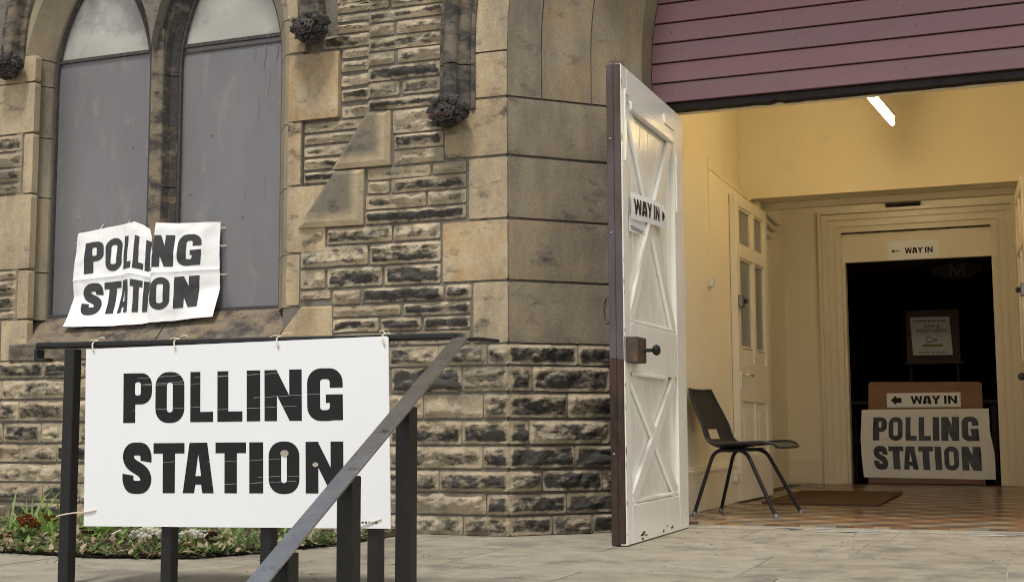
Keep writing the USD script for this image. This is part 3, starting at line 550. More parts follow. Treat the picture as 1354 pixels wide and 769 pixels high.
# ---------- window: two lancet lights under one hood
YB = 6.38                                                      # plane of the boards
LL, LR, RL, RR = -5.525, -4.795, -4.610, -3.885                # edges of the two lights on that plane
ZSP = 2.66
def lancet(x0, x1, grow=0.0, z0=1.0, R=.95):
    w = x1 - x0; xm = (x0 + x1) / 2
    th = math.acos((R - w / 2) / R)
    pts = [(x0 - grow, z0), (x0 - grow, ZSP)]
    for t in np.linspace(0, th, 12)[1:]: pts.append((x0 + R - (R + grow) * math.cos(t), ZSP + (R + grow) * math.sin(t)))
    r = [(2 * xm - x, z) for x, z in pts[::-1]]
    return Polygon(pts + r).buffer(0)
deep = Polygon([(-3.679, 1.62), (-3.258, 2.2), (-3.258, 3.6), (-3.679, 3.6)])
openings = unary_union([lancet(LL, LR, .012), lancet(RL, RR, .012)])
backing = Polygon([(-7.2, -.14), (QX - .012, -.14), (QX - .012, 2.26), (QX - .25, 2.5), (QX - .15, 3.6), (-7.2, 3.6)]).difference(unary_union([lancet(LL, LR, .10), lancet(RL, RR, .10), sbox(LL - .08, 1.0, RR + .09, ZSP), deep]))
obj('mortar', plate_xz(backing, Y0 + .007, Y0 + .40), MORTAR, church, False)
bk = Polygon([(-3.72, 1.62), (-3.258, 2.25), (-3.258, 3.6), (-3.72, 3.6)])
obj('upper_walling', plate_xz(hp, Y0 + .002, Y0 + .5), look_upper, church, False)
obj('mortar', plate_xz(deep, Y0 + .034, Y0 + .40), MORTAR, church, False)
obj('mortar', plate_xz(Polygon([(2 * XC - QX + .02, -.14), (2 * XC - QX + 1.4, -.14), (2 * XC - QX + 1.4, 2.3), (2 * XC - QX + .02, 2.3)]), Y0 + .012, Y0 + .4), MORTAR, church, False)
th = math.acos((.95 - (LR - LL) / 2) / .95); ARCL = .95 * th
def light(x0, x1, first):
    w = x1 - x0
    for side, x in ((-1, x0), (1, x1)):
        inner = (side > 0) == first                            # towards the mullion
        P, N = arch_path(x, 1.20, ZSP, .95, math.degrees(th), side, 14, 5)
        Ltot = (ZSP - 1.2) + ARCL
        if inner:
            prof = [(-.004, YB), (-.004, YB - .035), (.03, YB - .06), (.045, YB - .10), (.088, YB - .105), (.088, YB)]
            cuts = [0, .75, 1.42, Ltot]
        else:
            prof = [(-.004, YB), (-.004, YB - .05), (.004, YB - .06), (.1, Y0 + .002), (.15, Y0 + .004), (.15, YB)]
            cuts = [0, .29, .75, 1.12, 1.44, 1.6, Ltot] if first else [0, .29, .66, 1.02, 1.42, 1.6, Ltot]
        voussoirs('jamb_stone' , P, N, prof, cuts, MOULD if inner else SPLAY, .30 if inner else -.03, .4 if inner else .15, .15)
        if not inner:                                          # flat face ring of the arch head
            Pa, Na = arch_path(x, ZSP + .16, ZSP + .161, .95, math.degrees(th), side, 14, 2)
            voussoirs('arch_face_stone', Pa, Na, [(.112, Y0 + .06), (.112, Y0 - .001), (.205, Y0 - .003), (.205, Y0 + .06)], [0, .35, ARCL], ASH, -.05, .2, .2)
    win = thing('window', None, None, parent=church)
    fr = lancet(x0, x1, .01).difference(lancet(x0, x1, -.02, 1.235))
    obj('frame', plate_xz(fr, YB - .03, YB + .02), LEAD, win, False)
    zb = 2.80
    lower = lancet(x0, x1, -.012).intersection(sbox(-9, 1.2, 0, zb)); upper = lancet(x0, x1, -.012).intersection(sbox(-9, zb + .006, 0, 5))
    m = plate_xz(lower, YB - .006, YB + .01)
    obj('board', m, BOARD, win, False)
    obj('upper_pane', plate_xz(upper, YB - .004, YB + .01), BLIGHT, win, False)
    obj('glazing_bar', bx(x0 + .015, x1 - .015, YB - .02, YB + .006, zb - .006, zb + .014), LEAD, win, False)
    if not first: obj('glazing_bar', bx(x0 + .015, x1 - .015, YB - .014, YB + .005, zb - .04, zb - .03), LEAD, win, False)
    for k in range(3):                                        # screw heads along the board
        sx, sz = x0 + RNG.uniform(.08, w - .08), RNG.uniform(1.5, 2.75)
        s = trimesh.creation.cylinder(.0035, .004, sections=8); s.apply_transform(trimesh.transformations.rotation_matrix(PI / 2, (1, 0, 0))); s.apply_translation((sx, YB - .008, sz))
        obj('screw', s, LEAD, win, False)
light(LL, LR, True); light(RL, RR, False)
for x_, z0_, z1_, w_ in ((-4.10, 2.62, 2.755, .012), (-4.03, 2.46, 2.755, .014), (-4.00, 2.30, 2.60, .010), (-3.95, 2.56, 2.755, .013), (-4.07, 2.2, 2.45, .008), (-4.15, 1.80, 1.95, .008), (-4.02, 1.78, 1.98, .008)):
    zz_ = np.linspace(z1_, z0_, 9)
    obj('paint_run', tube(np.c_[x_ + .006 * np.sin(zz_ * 40), np.full(9, YB - .005), zz_], w_ * .5 * np.array([1, 1, .9, .8, .65, .5, .4, .3, .15]), 8), BOARD, church, True)
# spandrel between the two heads
span = Polygon([(-5.46, 2.75), (-3.95, 2.75), (-3.95, 3.55), (-5.46, 3.55)]).difference(unary_union([lancet(LL, LR, .11), lancet(RL, RR, .11)]))
obj_attr('spandrel', plate_xz(span, Y0 + .03, Y0 + .2), MOULD, church, False, soot=.02, tone=.3, ochre=.2)
obj_attr('mullion', bx(LR + .05, RL - .05, YB - .115, YB + .03, 1.12, 2.9, .006), MOULD, church, False, soot=0.02, tone=.25, ochre=.15)
# sloping sill with a joint
for x0, x1 in ((-5.66, -4.62), (-4.61, -3.80)):
    prof = np.array([(Y0 - .012, .955), (Y0 - .012, 1.045), (Y0 + .005, 1.06), (YB - .02, 1.225), (YB + .03, 1.235), (YB + .03, .955)])
    m = extrude(Polygon(prof), x1 - x0); v = m.vertices.copy(); m.vertices = np.c_[x0 + v[:, 2], v[:, 0], v[:, 1]]
    m.merge_vertices(); m.fix_normals()
    obj_attr('sill', m, MOULD, church, 30, soot=.02, tone=.55, ochre=.25)
for s0, s1 in ((-5.73, -5.2), (-5.19, -4.6), (-4.59, -4.1), (-4.09, -3.8)): rock(FA, s0, s1, .89 if s0 < -5 else .86, .953, .5)
# hood mould of the window
for side, xin, zlo in ((-1, -5.625, 2.76), (1, -3.70, 2.76)):
    P, N = arch_path(xin, zlo, 2.80, 1.5, 48, side, 14, 2)
    prof = [(0, Y0 + .01), (0, Y0 - .015), (.03, Y0 - .02), (.04, Y0 - .05)] + [(.075 - .035 * math.cos(t), Y0 - .055 - .03 * math.sin(t)) for t in np.linspace(.1, PI - .2, 8)] + [(.13, Y0 - .045), (.15, Y0 - .045), (.155, Y0 + .01)]
    voussoirs('hood_mould', P, N, prof, [0, .6, np.linalg.norm(np.diff(P, axis=0), axis=1).sum()], MOULD, .12, .5, .1)
# carved label stops: knots of leaves and a rose
def boss(c, rx, rz, seed, rose):
    """a carved knot: overlapping leaf lobes with deep creases, and a rose on top"""
    rg = np.random.default_rng(seed); c = np.array(c)
    m = trimesh.creation.icosphere(5); v = m.vertices.copy()
    pts = rg.normal(size=(44, 3)); pts[:, 1] = -np.abs(pts[:, 1]); pts /= np.linalg.norm(pts, axis=1, keepdims=True)
    from scipy.spatial import cKDTree
    vv_ = v + .10 * (np.stack([fbm(v * 3 + k * 9, 3, seed + k) for k in range(3)], -1) - .5)
    dd, ii = cKDTree(pts).query(vv_, k=2)
    hh = rg.uniform(.10, .30, 44)[ii[:, 0]]
    vein = .05 * np.cos((vv_[:, 0] * 1.3 + vv_[:, 2]) * 26 + 5 * ii[:, 0])
    disp = .74 + hh * np.clip((dd[:, 1] - dd[:, 0]) / .16, 0, 1) ** .6 + vein * .5 - .25 * dd[:, 0] ** 2 + .06 * (fbm(v * 9, 3, seed) - .5)
    m.vertices = v * disp[:, None] * np.array((rx, .10, rz)) + c
    root = obj_attr('carved_boss', m, CARVED, church, True, soot=.08, ochre=.6)
    if rose:
        for rr, y in ((.046, .088), (.031, .098), (.017, .106)):
            t = np.linspace(0, 2 * PI, 26)[:-1]; wv = 1 + .16 * np.cos(5 * t + rr * 90)
            obj_attr('rose_petal', tube(np.c_[c[0] + .008 + rr * np.cos(t) * 1.1 * wv, c[1] - y + .006 * np.sin(3 * t), c[2] - .018 + rr * np.sin(t) * .85 * wv], .0085, 8, True), CARVED, root, True, soot=.04, ochre=.9)
    for k in range(4):
        a = rg.uniform(.3, 2.8); q = c + (rx * .6 * math.cos(a), -.082, rz * .55 * math.sin(a))
        obj_attr('carved_berry', ellipsoid(q, (.021, .02, .02), 2, k, .3), CARVED, root, True, soot=.02, ochre=.2)
boss((-2.747, 6.12, 2.18), .128, .098, 3, True)
boss((-3.578, 6.12, 2.735), .128, .095, 5, True)
boss((-5.672, 6.12, 2.742), .105, .088, 8, False)

# ------------------------------------------------------------------ ground
terr = thing('pavement', kind='structure')
GB = Polygon([(-9, 3.1), (6, 4.8), (6, 7.05), (1.3, 7.05), (XIN + .05, 7.05), (-1.9, 7.0), (-9, 7.0)])
obj('joint_bed', (lambda m: (m.apply_translation((0, 0, -.17)), m)[1])(extrude(GB, .167)), JOINT, terr, False)
rows = [(7.04, 6.36, [-9, -2.6, -1.35, -.64, .55, 1.6, 6]), (6.36, 5.6, [-9, -7.2, -5.9, -4.8, -3.6, -2.75, -1.78, -.72, .4, 1.5, 3, 6]), (5.6, 4.8, [-9, -7.8, -6.6, -5.6, -4.5, -3.4, -2.23, -1.02, -.1, .9, 2.1, 6]), (4.8, 2.9, [-9, -8, -6.9, -5.8, -4.9, -3.9, -2.95, -2.24, -1.6, -.86, .3, 1.3, 2.5, 6])]
cutter = GB.buffer(-.002)
for y1, y0, xs in rows:
    for a, b in zip(xs[:-1], xs[1:]):
        g = .0025
        p = Polygon([(a + g, y0 + g), (b - g, y0 + g * (1 + RNG.uniform(-.6, .6))), (b - g + RNG.uniform(-.003, .0), y1 - g), (a + g, y1 - g)]).intersection(cutter)
        for pp in polys(p):
            if pp.area < .01: continue
            m = extrude(pp.buffer(-.004).buffer(.004, join_style='round', quad_segs=2), .12); m.apply_translation((0, 0, -.12 + RNG.uniform(-.002, .001)))
            obj('paving_slab', m, RNG.choice([FLAG, FLAG2, FLAG]), terr, False)
obj('doorway_threshold', bx(XIN + .004, 2 * XC - XIN - .004, 7.012, 7.15, -.1, .012, .006), FLAG, '/World', False, kind='structure')
FLK = plain('flaking_pale_paint', (.42, .42, .41), .8, var=.3, scale=30)
for k in range(10):                                             # remains of pale paint along the threshold
    fx_, fy_ = RNG.uniform(-1.25, .1), RNG.uniform(6.93, 7.06)
    pg = Polygon([(fx_ + RNG.uniform(.03, .10) * math.cos(a), fy_ + RNG.uniform(.006, .018) * math.sin(a)) for a in np.linspace(0, 2 * PI, 11)[:-1]]).buffer(0)
    m = extrude(pg, .0015); m.apply_translation((0, 0, .0135 if fy_ > 7.02 else .0025)); obj('paint_flake', m, FLK, terr, False)
st = thing('stone_steps', kind='structure')
for k in range(7):
    obj('step', bx(-1.9, 2.4, 3.82 - (k + 1) * .295, 4.30 - k * .295 if k else 4.17, -.16 * (k + 1) - .14, -.16 * (k + 1), .008), FLAG2, st, False)
obj('lower_ground', bx(-60, 60, -60, 3.75, -1.5, -1.12), FLAG2, '/World', False, kind='structure')
obj('terrace_wall', (lambda m: (m.apply_translation((0, 0, -1.3)), m)[1])(extrude(Polygon([(-9, 3.12), (-1.91, 3.93), (-1.91, 4.25), (-9, 3.5)]), 1.125)), MORTAR, '/World', False, kind='structure')
obj('upper_ground', bx(-60, 60, 19.0, 60, -1.5, -.3), FLAG2, '/World', False, kind='structure')

# ------------------------------------------------------------------ planting bed
bed = [(-7.2, 6.18), (-7.2, 4.7), (-4.3, 4.68), (-3.75, 4.62), (-3.3, 4.73), (-3.16, 5.02), (-3.05, 5.5), (-3.0, 6.0), (-3.02, 6.18)]
bp = Polygon(bed); vv, ff = trimesh.creation.triangulate_polygon(bp, engine='earcut')
v3, ff = trimesh.remesh.subdivide_to_size(np.c_[vv, np.zeros(len(vv))], ff, .12)
from shapely.geometry import Point
dist = np.array([bp.exterior.distance(Point(*p[:2])) for p in v3])
v3[:, 2] = .006 + np.clip(dist, 0, .3) * .10 + .03 * (fbm(v3 * (7, 7, 1), 3, 2) - .5) * np.clip(dist / .1, 0, 1)
obj('bed_soil', trimesh.Trimesh(v3, ff, process=False), SOIL, '/World', True, kind='structure')
def bedz(x, y): return .006 + min(.3, max(0, bp.exterior.distance(Point(x, y)))) * .10
def blade(base, az, lean, L, w, droop=.5, n=5, lobed=False):
    base = np.array(base, float); d = np.array([math.cos(az), math.sin(az), 0]); s = np.array([-d[1], d[0], 0]); V = []
    for k in range(n + 1):
        t = k / n; a = lean + droop * t
        c = base + d * L * t * math.sin(a) + np.array([0, 0, L * t * math.cos(a)])
        ww = w * (math.sin(PI * min(1, .12 + .88 * t)) ** .7 if lobed else (1 - t ** 2 * .95)) / 2
        V += [c - s * ww, c + s * ww + np.array([0, 0, ww * .3])]
    F = []
    for k in range(n): F += [[2 * k, 2 * k + 1, 2 * k + 3], [2 * k, 2 * k + 3, 2 * k + 2]]
    return trimesh.Trimesh(np.array(V), np.array(F), process=False)
def clump(rg, x, y, n, L, w, lean=(0.1, .8), droop=.5, lobed=False, spread=.05):
    ms = []
    for k in range(n):
        bx_, by_ = x + rg.normal(0, spread), y + rg.normal(0, spread)
        ms.append(blade((bx_, by_, bedz(x, y) - .01), rg.uniform(0, 2 * PI), rg.uniform(*lean), L * rg.uniform(.55, 1.1), w * rg.uniform(.7, 1.2), droop * rg.uniform(.4, 1.6), 5, lobed))
    return cat_(ms)
def flower(c, r, rg, tilt=.5):
    az = rg.uniform(0, 2 * PI)
    R_ = trimesh.transformations.rotation_matrix(tilt, (math.cos(az) - .8, -.6, 0))
    ms = []
    for k in range(5):
        a = 2 * PI * k / 5; p = trimesh.creation.icosphere(1); p.apply_scale((r * .55, r * .42, r * .16)); p.apply_translation((r * .55, 0, r * .1)); p.apply_transform(trimesh.transformations.rotation_matrix(a, (0, 0, 1))); ms.append(p)
    m = cat_(ms); m.apply_transform(R_); m.apply_translation(c)
    e = trimesh.creation.icosphere(1); e.apply_scale((r * .3, r * .3, r * .2)); e.apply_translation((0, 0, r * .16)); e.apply_transform(R_); e.apply_translation(c)
    return m, e
g = np.random.default_rng(11)
def grass_plant(x, y, n, L, w, label, mat=LEAFG, lean=(.05, .9), dry=3):
    t = thing('leafy_clump', label, 'plant')
    obj('foliage', clump(g, x, y, n, L, w, lean, .55), mat, t, True)
    if dry: obj('dry_blades', clump(g, x, y, dry, L * .9, w * .8, (.3, 1.1), .7), DRY, t, True)
grass_plant(-4.30, 5.12, 20, .33, .02, 'tall clump of green blades left of the first railing post, behind the russet flowers')
grass_plant(-4.56, 5.15, 22, .30, .017, 'clump of arching green blades nearest the left edge of the picture')
grass_plant(-4.14, 4.95, 14, .16, .045, 'low green plant with broad bright leaves just left of the first railing post', LEAFY, dry=2)
grass_plant(-4.42, 5.0, 12, .24, .016, 'thin dry-tipped grass tuft among the russet flowers', dry=9)
grass_plant(-3.98, 5.05, 26, .2, .035, 'broad-leaved green clump under the left corner of the large sign', LEAFY, (.2, 1.0))
grass_plant(-3.80, 5.1, 22, .18, .03, 'fresh green clump between first and second railing posts', LEAFY, (.2, 1.1))
grass_plant(-3.27, 5.02, 34, .15, .012, 'fine feathery green plant at the right end of the bed', LEAFD, (.1, 1.2), 0)
grass_plant(-3.16, 5.4, 30, .2, .014, 'dark green plant at the bed end nearest the wall', LEAFD, (.1, 1.2), 4)
grass_plant(-3.55, 5.25, 26, .2, .02, 'mid-green plant behind the white flowers right of the second post', LEAFG, (.1, 1.1), 4)
def flower_plant(x, y, n, r, h, label, pet, eye, spread, leaves=LEAFD):
    t = thing('flowering_plant', label, 'plant')
    obj('foliage', clump(g, x, y, 16, .12, .045, (.7, 1.35), .3, True, spread * .6), leaves, t, True)
    st_ = []
    for k in range(n):
        fx, fy = x + g.normal(0, spread), y + g.normal(0, spread); fz = bedz(x, y) + h * g.uniform(.55, 1.1)
        m, e = flower((fx, fy, fz), r * g.uniform(.8, 1.15), g, g.uniform(.3, 1.0))
        p = obj('flower', m, pet, t, True); obj('flower_eye', e, eye, p, True)
        st_.append(tube([(x, y, bedz(x, y)), (x * .4 + fx * .6, y * .4 + fy * .6, fz * .6), (fx, fy, fz)], .002, 5))
    obj('stem', cat_(st_), LEAFG, t, True)
flower_plant(-4.31, 4.93, 18, .021, .11, 'russet-brown polyanthus with yellow eyes left of the first railing post', PETB, PETY, .04)
flower_plant(-4.46, 4.86, 6, .019, .045, 'low russet flowers at the front edge of the bed by the left border', PETB, PETY, .05)
flower_plant(-3.60, 4.84, 20, .022, .075, 'white flowers below the sign just left of the second railing post', PETW, PETY, .05)
flower_plant(-3.42, 4.88, 16, .021, .075, 'white flowers below the sign just right of the second railing post', PETW, PETY, .05)
flower_plant(-3.345, 4.9, 8, .018, .07, 'dark maroon flowers beside the white ones under the sign', PETM, PETY, .025)
flower_plant(-3.40, 4.84, 5, .022, .03, 'low cream and peach flowers at the front edge under the sign', PETC, PETY, .05)
flower_plant(-4.03, 4.88, 4, .018, .06, 'small maroon-flowered plant right of the first railing post', PETM, PETY, .04)
def scatter(n, size, mat, name, zlift, rg, front=True):
    ms = []
    while len(ms) < n:
        x, y = rg.uniform(-6.2, -3.05), rg.uniform(4.64, 6.1) if rg.random() < .5 else rg.uniform(4.64, 5.2)
        if not bp.contains(Point(x, y)): continue
        ms.append(blade((x, y, bedz(x, y) + rg.uniform(0, zlift)), rg.uniform(0, 2 * PI), rg.uniform(.7, 1.7), size * rg.uniform(.5, 1.3), size * rg.uniform(.35, .6), rg.uniform(-.5, .6), 3, True))
    return obj(name, cat_(ms), mat, '/World', True, kind='stuff')
def edging(n, rg):
    ms = []
    while len(ms) < n:
        x, y = rg.uniform(-4.9, -3.0), rg.uniform(4.55, 5.9)
        if not bp.buffer(.035).contains(Point(x, y)) or bp.buffer(-.10).contains(Point(x, y)): continue
        ms.append(blade((x, y, .012 + rg.uniform(0, .02)), rg.uniform(0, 2 * PI), rg.uniform(.5, 1.6), .04 * rg.uniform(.5, 1.4), .022, rg.uniform(-.4, .6), 3, True))
    return cat_(ms)
obj('edge_litter', edging(420, g), DRY, '/World', True, kind='stuff', label='dry leaf scraps spilling over the edge of the flower bed', cat='leaf litter')
obj('edge_weeds', edging(520, g), LEAFD, '/World', True, kind='stuff', label='small green weeds along the front edge of the flower bed', cat='weeds')
gr_ = []
for k_ in range(420):
    x_, y_ = g.uniform(-4.5, .6), g.uniform(4.1, 7.0); r_ = g.uniform(.002, .006)
    if bp.contains(Point(x_, y_)) or y_ > 7.0 + min(0, x_ + 1.9) - .1: continue
    q_ = trimesh.creation.icosphere(0); q_.apply_scale((r_ * g.uniform(.7, 1.8), r_ * g.uniform(.7, 1.5), r_ * .6)); q_.apply_translation((x_, y_, r_ * .3)); gr_.append(q_)
obj('paving_grit', cat_(gr_), JOINT, '/World', False, kind='stuff', label='fine pale grit scattered over the paving', cat='grit')
tag(scatter(1100, .045, DRY, 'dry_leaf_litter', .04, g), 'dry tan leaves littering the flower bed', 'leaf litter')
tag(scatter(1300, .04, DEAD, 'dead_leaf_litter', .035, g), 'grey-brown dead leaves covering the bed soil', 'leaf litter')
tag(scatter(2000, .032, LEAFD, 'ground_cover', .03, g), 'low dark green ground cover across the bed', 'ground cover')
tag(scatter(1500, .032, LEAFY, 'fresh_ground_cover', .04, g), 'low bright green seedlings across the bed', 'ground cover')

# ------------------------------------------------------------------ railing, handrail and the large sign
A_, B_ = np.array([-3.344, 3.80, .838]), np.array([-1.760, 3.981, .838])
rd = (B_ - A_) / np.linalg.norm(B_ - A_)
rail = thing('iron_railing', 'black painted iron railing with flat handrail sloping down the steps', 'railing')
obj('top_rail', bar(A_ + (0, 0, .007), B_ + (0, 0, .007), .045, .022, r=.006), IRON, rail, False)
obj('rail_end', bar(A_ + rd * .006 + (0, 0, -.006), A_ + rd * .006 + (0, 0, -.048), .05, .014, upv=rd, r=.003), IRON, rail, False)
obj('rail_end', bar(A_ + rd * .004 + (0, 0, -.044), A_ + rd * .05 + (0, 0, -.044), .05, .012, r=.003), IRON, rail, False)
def rail_at(px_x, y=None): return A_ + rd * ((px_x - A_[0]) / rd[0])
for x in (-3.199, -2.797, -2.425, -2.040):
    p = rail_at(x)
    obj('post', bar((p[0], p[1], p[2] - .008), (p[0], p[1], -.02), .044, .044, upv=(0, 1, 0), r=.003), IRON, rail, False)
HX = -1.739; H0 = np.array([HX, 3.965, .836]); sl = .544
H1 = np.array([HX, 2.35, .836 - sl * (3.965 - 2.35)])
obj('handrail', bar(H0, H1, .058, .012, r=.003), IRONTOP, rail, False)
obj('rail_return', bar((HX + .028, 3.99, .835), (HX + .05, 4.13, .835), .05, .012, r=.003), IRON, rail, False)
for y in (3.56, 3.205, 2.878, 2.5):
    z = .836 - sl * (3.965 - y) - .01
    zb = -.16 * (math.floor((4.115 - y) / .295) ) - .02
    obj('post', bar((HX, y, z), (HX, y, zb), .05, .05, upv=(0, 1, 0), r=.003), IRON, rail, False)
# sign board, tied on the near side of the rail
off = np.array([rd[1], -rd[0], 0]) * .034
SL, SR = rail_at(-3.122) + off, rail_at(-1.986) + off
U = (SR - SL) / np.linalg.norm(SR - SL); W = np.linalg.norm(SR - SL)
sign = thing('polling_sign', 'large white POLLING STATION board tied with string to the black railing', 'sign')
TOPL, TOPR, BOTL, BOTR = .827, .848, .206, .214
def sgn(u, z): return SL * (1, 1, 0) + U * u + np.array([0, 0, z])
pan = Polygon([(0, BOTL), (W, BOTR), (W, TOPR - .006), (W - .006, TOPR), (0, TOPL)])
pan = affinity.affine_transform(pan, [1, -.018, 0, 1, .018 * TOPL, 0])
m = extrude(pan, .004); obj('panel', place(m, SL * (1, 1, 0), U, (0, 0, 1)), SIGNW, sign, False)
k = W / 403.0
u0, u1 = (166 - 112.5) * k, (457.5 - 112.5) * k
zz = lambda py: BOTL + (694.5 - py) * (.838 - BOTL) / (694.5 - 459)
LET = polling(u0, u1, zz(561), zz(496.5), zz(651.5), zz(587.5))
shear = lambda gm: affinity.affine_transform(gm, [1, -.018, .006, 1, .018 * TOPL, 0])
nN = np.array([rd[1], -rd[0], 0])
for gm in LET:
    obj('letter', place(extrude(shear(gm), .0008), SL * (1, 1, 0) + nN * .0042, U, (0, 0, 1)), INK, sign, False)
imp = unary_union([sbox(W - .115 + i * .012, BOTL + .024, W - .115 + i * .012 + .008, BOTL + .030) for i in range(7)])
obj('imprint', place(extrude(imp, .0006), SL * (1, 1, 0) + nN * .0042, U, (0, 0, 1)), INKP, sign, False)
for hu, hz, rr in ((.676 * W, zz(600), .013), (.775 * W, zz(614), .009)):                # scraped hole and scar in STATION
    sc = Point(hu, hz).buffer(rr, 8); sc = affinity.scale(sc, 1.15, .85)
    obj('scrape', place(extrude(sc, .0006), SL * (1, 1, 0) + nN * .0052, U, (0, 0, 1)), plain('scraped_board_%d' % int(rr * 1000), (.36, .33, .27), .8, var=.3, scale=60), sign, False)
rgs = random.Random(8)
for k_ in range(12):                                            # long scratches across the print
    ua = rgs.uniform(u0 - .02, u1 - .1); za_ = rgs.choice([zz(q) for q in (503, 512, 530, 545, 592, 600, 612, 630, 640)]); L_ = rgs.uniform(.08, .34); dz_ = L_ * rgs.uniform(.01, .07)
    g_ = Polygon([(ua, za_), (ua + L_, za_ + dz_), (ua + L_, za_ + dz_ + .0012), (ua, za_ + .0012)])
    g_ = g_.intersection(unary_union([shear(q_) for q_ in LET]).buffer(-.001))
    for q_ in polys(g_): obj('scratch', place(extrude(q_, .0003), SL * (1, 1, 0) + nN * .0052, U, (0, 0, 1)), SCR, sign, False)
def tie(label, u, knot, holes=True, tail=1):
    t = thing('string_tie', label, 'string', group=None)
    p = sgn(u, .80); c = rail_at(p[0])
    n = -nN
    pts = [sgn(u + .012, .818) + nN * .007, sgn(u + .003, .84) + nN * .004, sgn(u - .002, .853) - nN * .02, c + (0, 0, .010), c + n * .03 + (0, 0, .0), c + n * .02 - (0, 0, .016), sgn(u + .006, .822) - nN * .004]
    obj('loop', tube(smoothline(pts, 5), .0028, 6), STRING, t, True)
    kn = sgn(u, .856) - nN * .028
    obj('knot', ellipsoid(kn, (.008, .008, .007), 1, 3, .4), STRING, t, True)
    for q in range(tail):
        e = kn + np.array([.035 * (-1) ** q * knot, .0, .010 - .014 * q])
        obj('loose_end', tube(smoothline([kn, kn + (e - kn) * .5 + (0, 0, .008), e], 5), .0022, 5), STRING, t, True)
tie('pale string tie at the left end of the large sign, over the rail', .022, 1, tail=2)
tie('pale string with a tangled bow on the rail above the letters PO', .345, 1.2, tail=2)
tie('pale string tied to the rail above the letters LI', .735, 1.3, tail=2)
tie('pale string knot on the rail at the right corner of the large sign', 1.12, -.6, tail=2)
t = thing('string_tie', 'thin white string tied round the leftmost post at the bottom of the sign', 'string')
p = rail_at(-3.199); zt = .245
obj('loop', tube(smoothline([sgn(.06, .262) + nN * .006, sgn(.02, .255) + nN * .008, np.array([p[0] + .02, p[1] - .03, zt + .002]), np.array([p[0] - .027, p[1] - .028, zt - .008]), np.array([p[0] - .03, p[1] + .01, zt - .012])], 5), .0025, 6), STRING, t, True)
t = thing('string_tie', 'short tan string at the bottom right corner of the large sign', 'string')
obj('loop', tube(smoothline([sgn(W - .02, .245) + nN * .006, sgn(W - .06, .232) + nN * .008, sgn(W - .13, .205) + nN * .006], 5), .002, 6), STRING, t, True)

# ------------------------------------------------------------------ crumpled poster on the window
# columns: (u, x_top, z_top, x_bottom, z_bottom, y)
COLS = [(0.0, -5.311, 1.724, -5.308, 1.152, 6.352), (.08, -5.25, 1.730, -5.238, 1.148, 6.345), (.19, -5.11, 1.742, -5.09, 1.146, 6.335), (.32, -4.95, 1.752, -4.945, 1.144, 6.315), (.43, -4.845, 1.758, -4.873, 1.148, 6.275),
        (.50, -4.775, 1.733, -4.805, 1.147, 6.262), (.57, -4.725, 1.705, -4.755, 1.149, 6.262), (.62, -4.695, 1.69, -4.725, 1.152, 6.272), (.636, -4.668, 1.735, -4.70, 1.155, 6.242), (.77, -4.512, 1.722, -4.535, 1.160, 6.245), (.90, -4.378, 1.727, -4.40, 1.171, 6.29), (1.0, -4.297, 1.731, -4.276, 1.176, 6.345)]
CO = np.array(COLS)
def crumple(u, v, lift=0.0):
    """u 0..1 across, v 0..1 upward"""
    f = lambda j: np.interp(u, CO[:, 0], CO[:, j])
    xt, zt_, xb, zb_, y = (f(j) for j in range(1, 6))
    bul = np.sin(np.clip(v, 0, 1) * PI)
    x = xb + (xt - xb) * v - .022 * bul * np.clip(1 - u * 6, 0, 1); z = zb_ + (zt_ - zb_) * v
    p = np.stack([u * 9, v * 7, 0 * u], -1)
    wob = .012 * (fbm(p, 3, 4) - .5) + .008 * (np.abs(noise(p * (1.3, .7, 1) + 5, 2) - .5) * 2) - .012 * np.exp(-((v - .5) / .012) ** 2) * .5
    y = y - .012 * bul + wob
    tb = np.clip((.32 - v) / .32, 0, 1)
    y = y * (1 - tb) + np.minimum(y, 6.256) * tb - .02 * tb ** 3 * (1 - u) - lift
    return np.stack([x, y, z], -1)
post = thing('window_poster', 'crumpled white POLLING STATION paper taped across the two boarded windows', 'poster')
uu = np.unique(np.r_[np.linspace(0, 1, 61), CO[:, 0]]); vq = np.linspace(0, 1, 41)
Ug, Vg = np.meshgrid(uu, vq, indexing='ij')
def gridmesh(P):
    a, b = P.shape[:2]; idx = np.arange(a * b).reshape(a, b)
    A, B, C, D = idx[:-1, :-1].ravel(), idx[1:, :-1].ravel(), idx[1:, 1:].ravel(), idx[:-1, 1:].ravel()
    return trimesh.Trimesh(P.reshape(-1, 3), np.r_[np.c_[A, B, C], np.c_[A, C, D]], process=False)
obj('sheet', gridmesh(crumple(Ug, Vg)), PAPER, post, 35)
ASP = 1.62
for gm in polling(.085 * ASP, .905 * ASP, .555, .875, .125, .445, 1.05):
    m = fine(gm, .035); v = m.vertices
    m.vertices = crumple(v[:, 0] / ASP, v[:, 1], .0022); obj('letter', m, INKP, post, True)
TAPE = look('clear_tape', {'t': ('transparent_bsdf', {'color': (.9, .9, .88)}), 'd': ('principled_bsdf', {'base_color': (.6, .58, .54), 'roughness': .3}), 'm': ('mix_closure', {'fac': .45})}, [('t.BSDF', 'm.closure1'), ('d.BSDF', 'm.closure2')], surface='m.closure')
for u, v, a, L in ((.0, .9, PI, .03), (.16, 1.0, 1.4, .035), (.33, 1.0, 1.75, .035), (1.0, .94, .1, .022), (1.0, .75, .1, .026), (1.0, .45, .15, .026)):
    c = crumple(np.array([u]), np.array([v]))[0]; d = np.array([math.cos(a), 0, math.sin(a)])
    e = c + d * L; e[1] = YB - .008
    obj('tape', bar(c - d * .02 + (0, -.004, 0), e, .010, .0008, upv=(0, 1, 0)), TAPE, post, False)

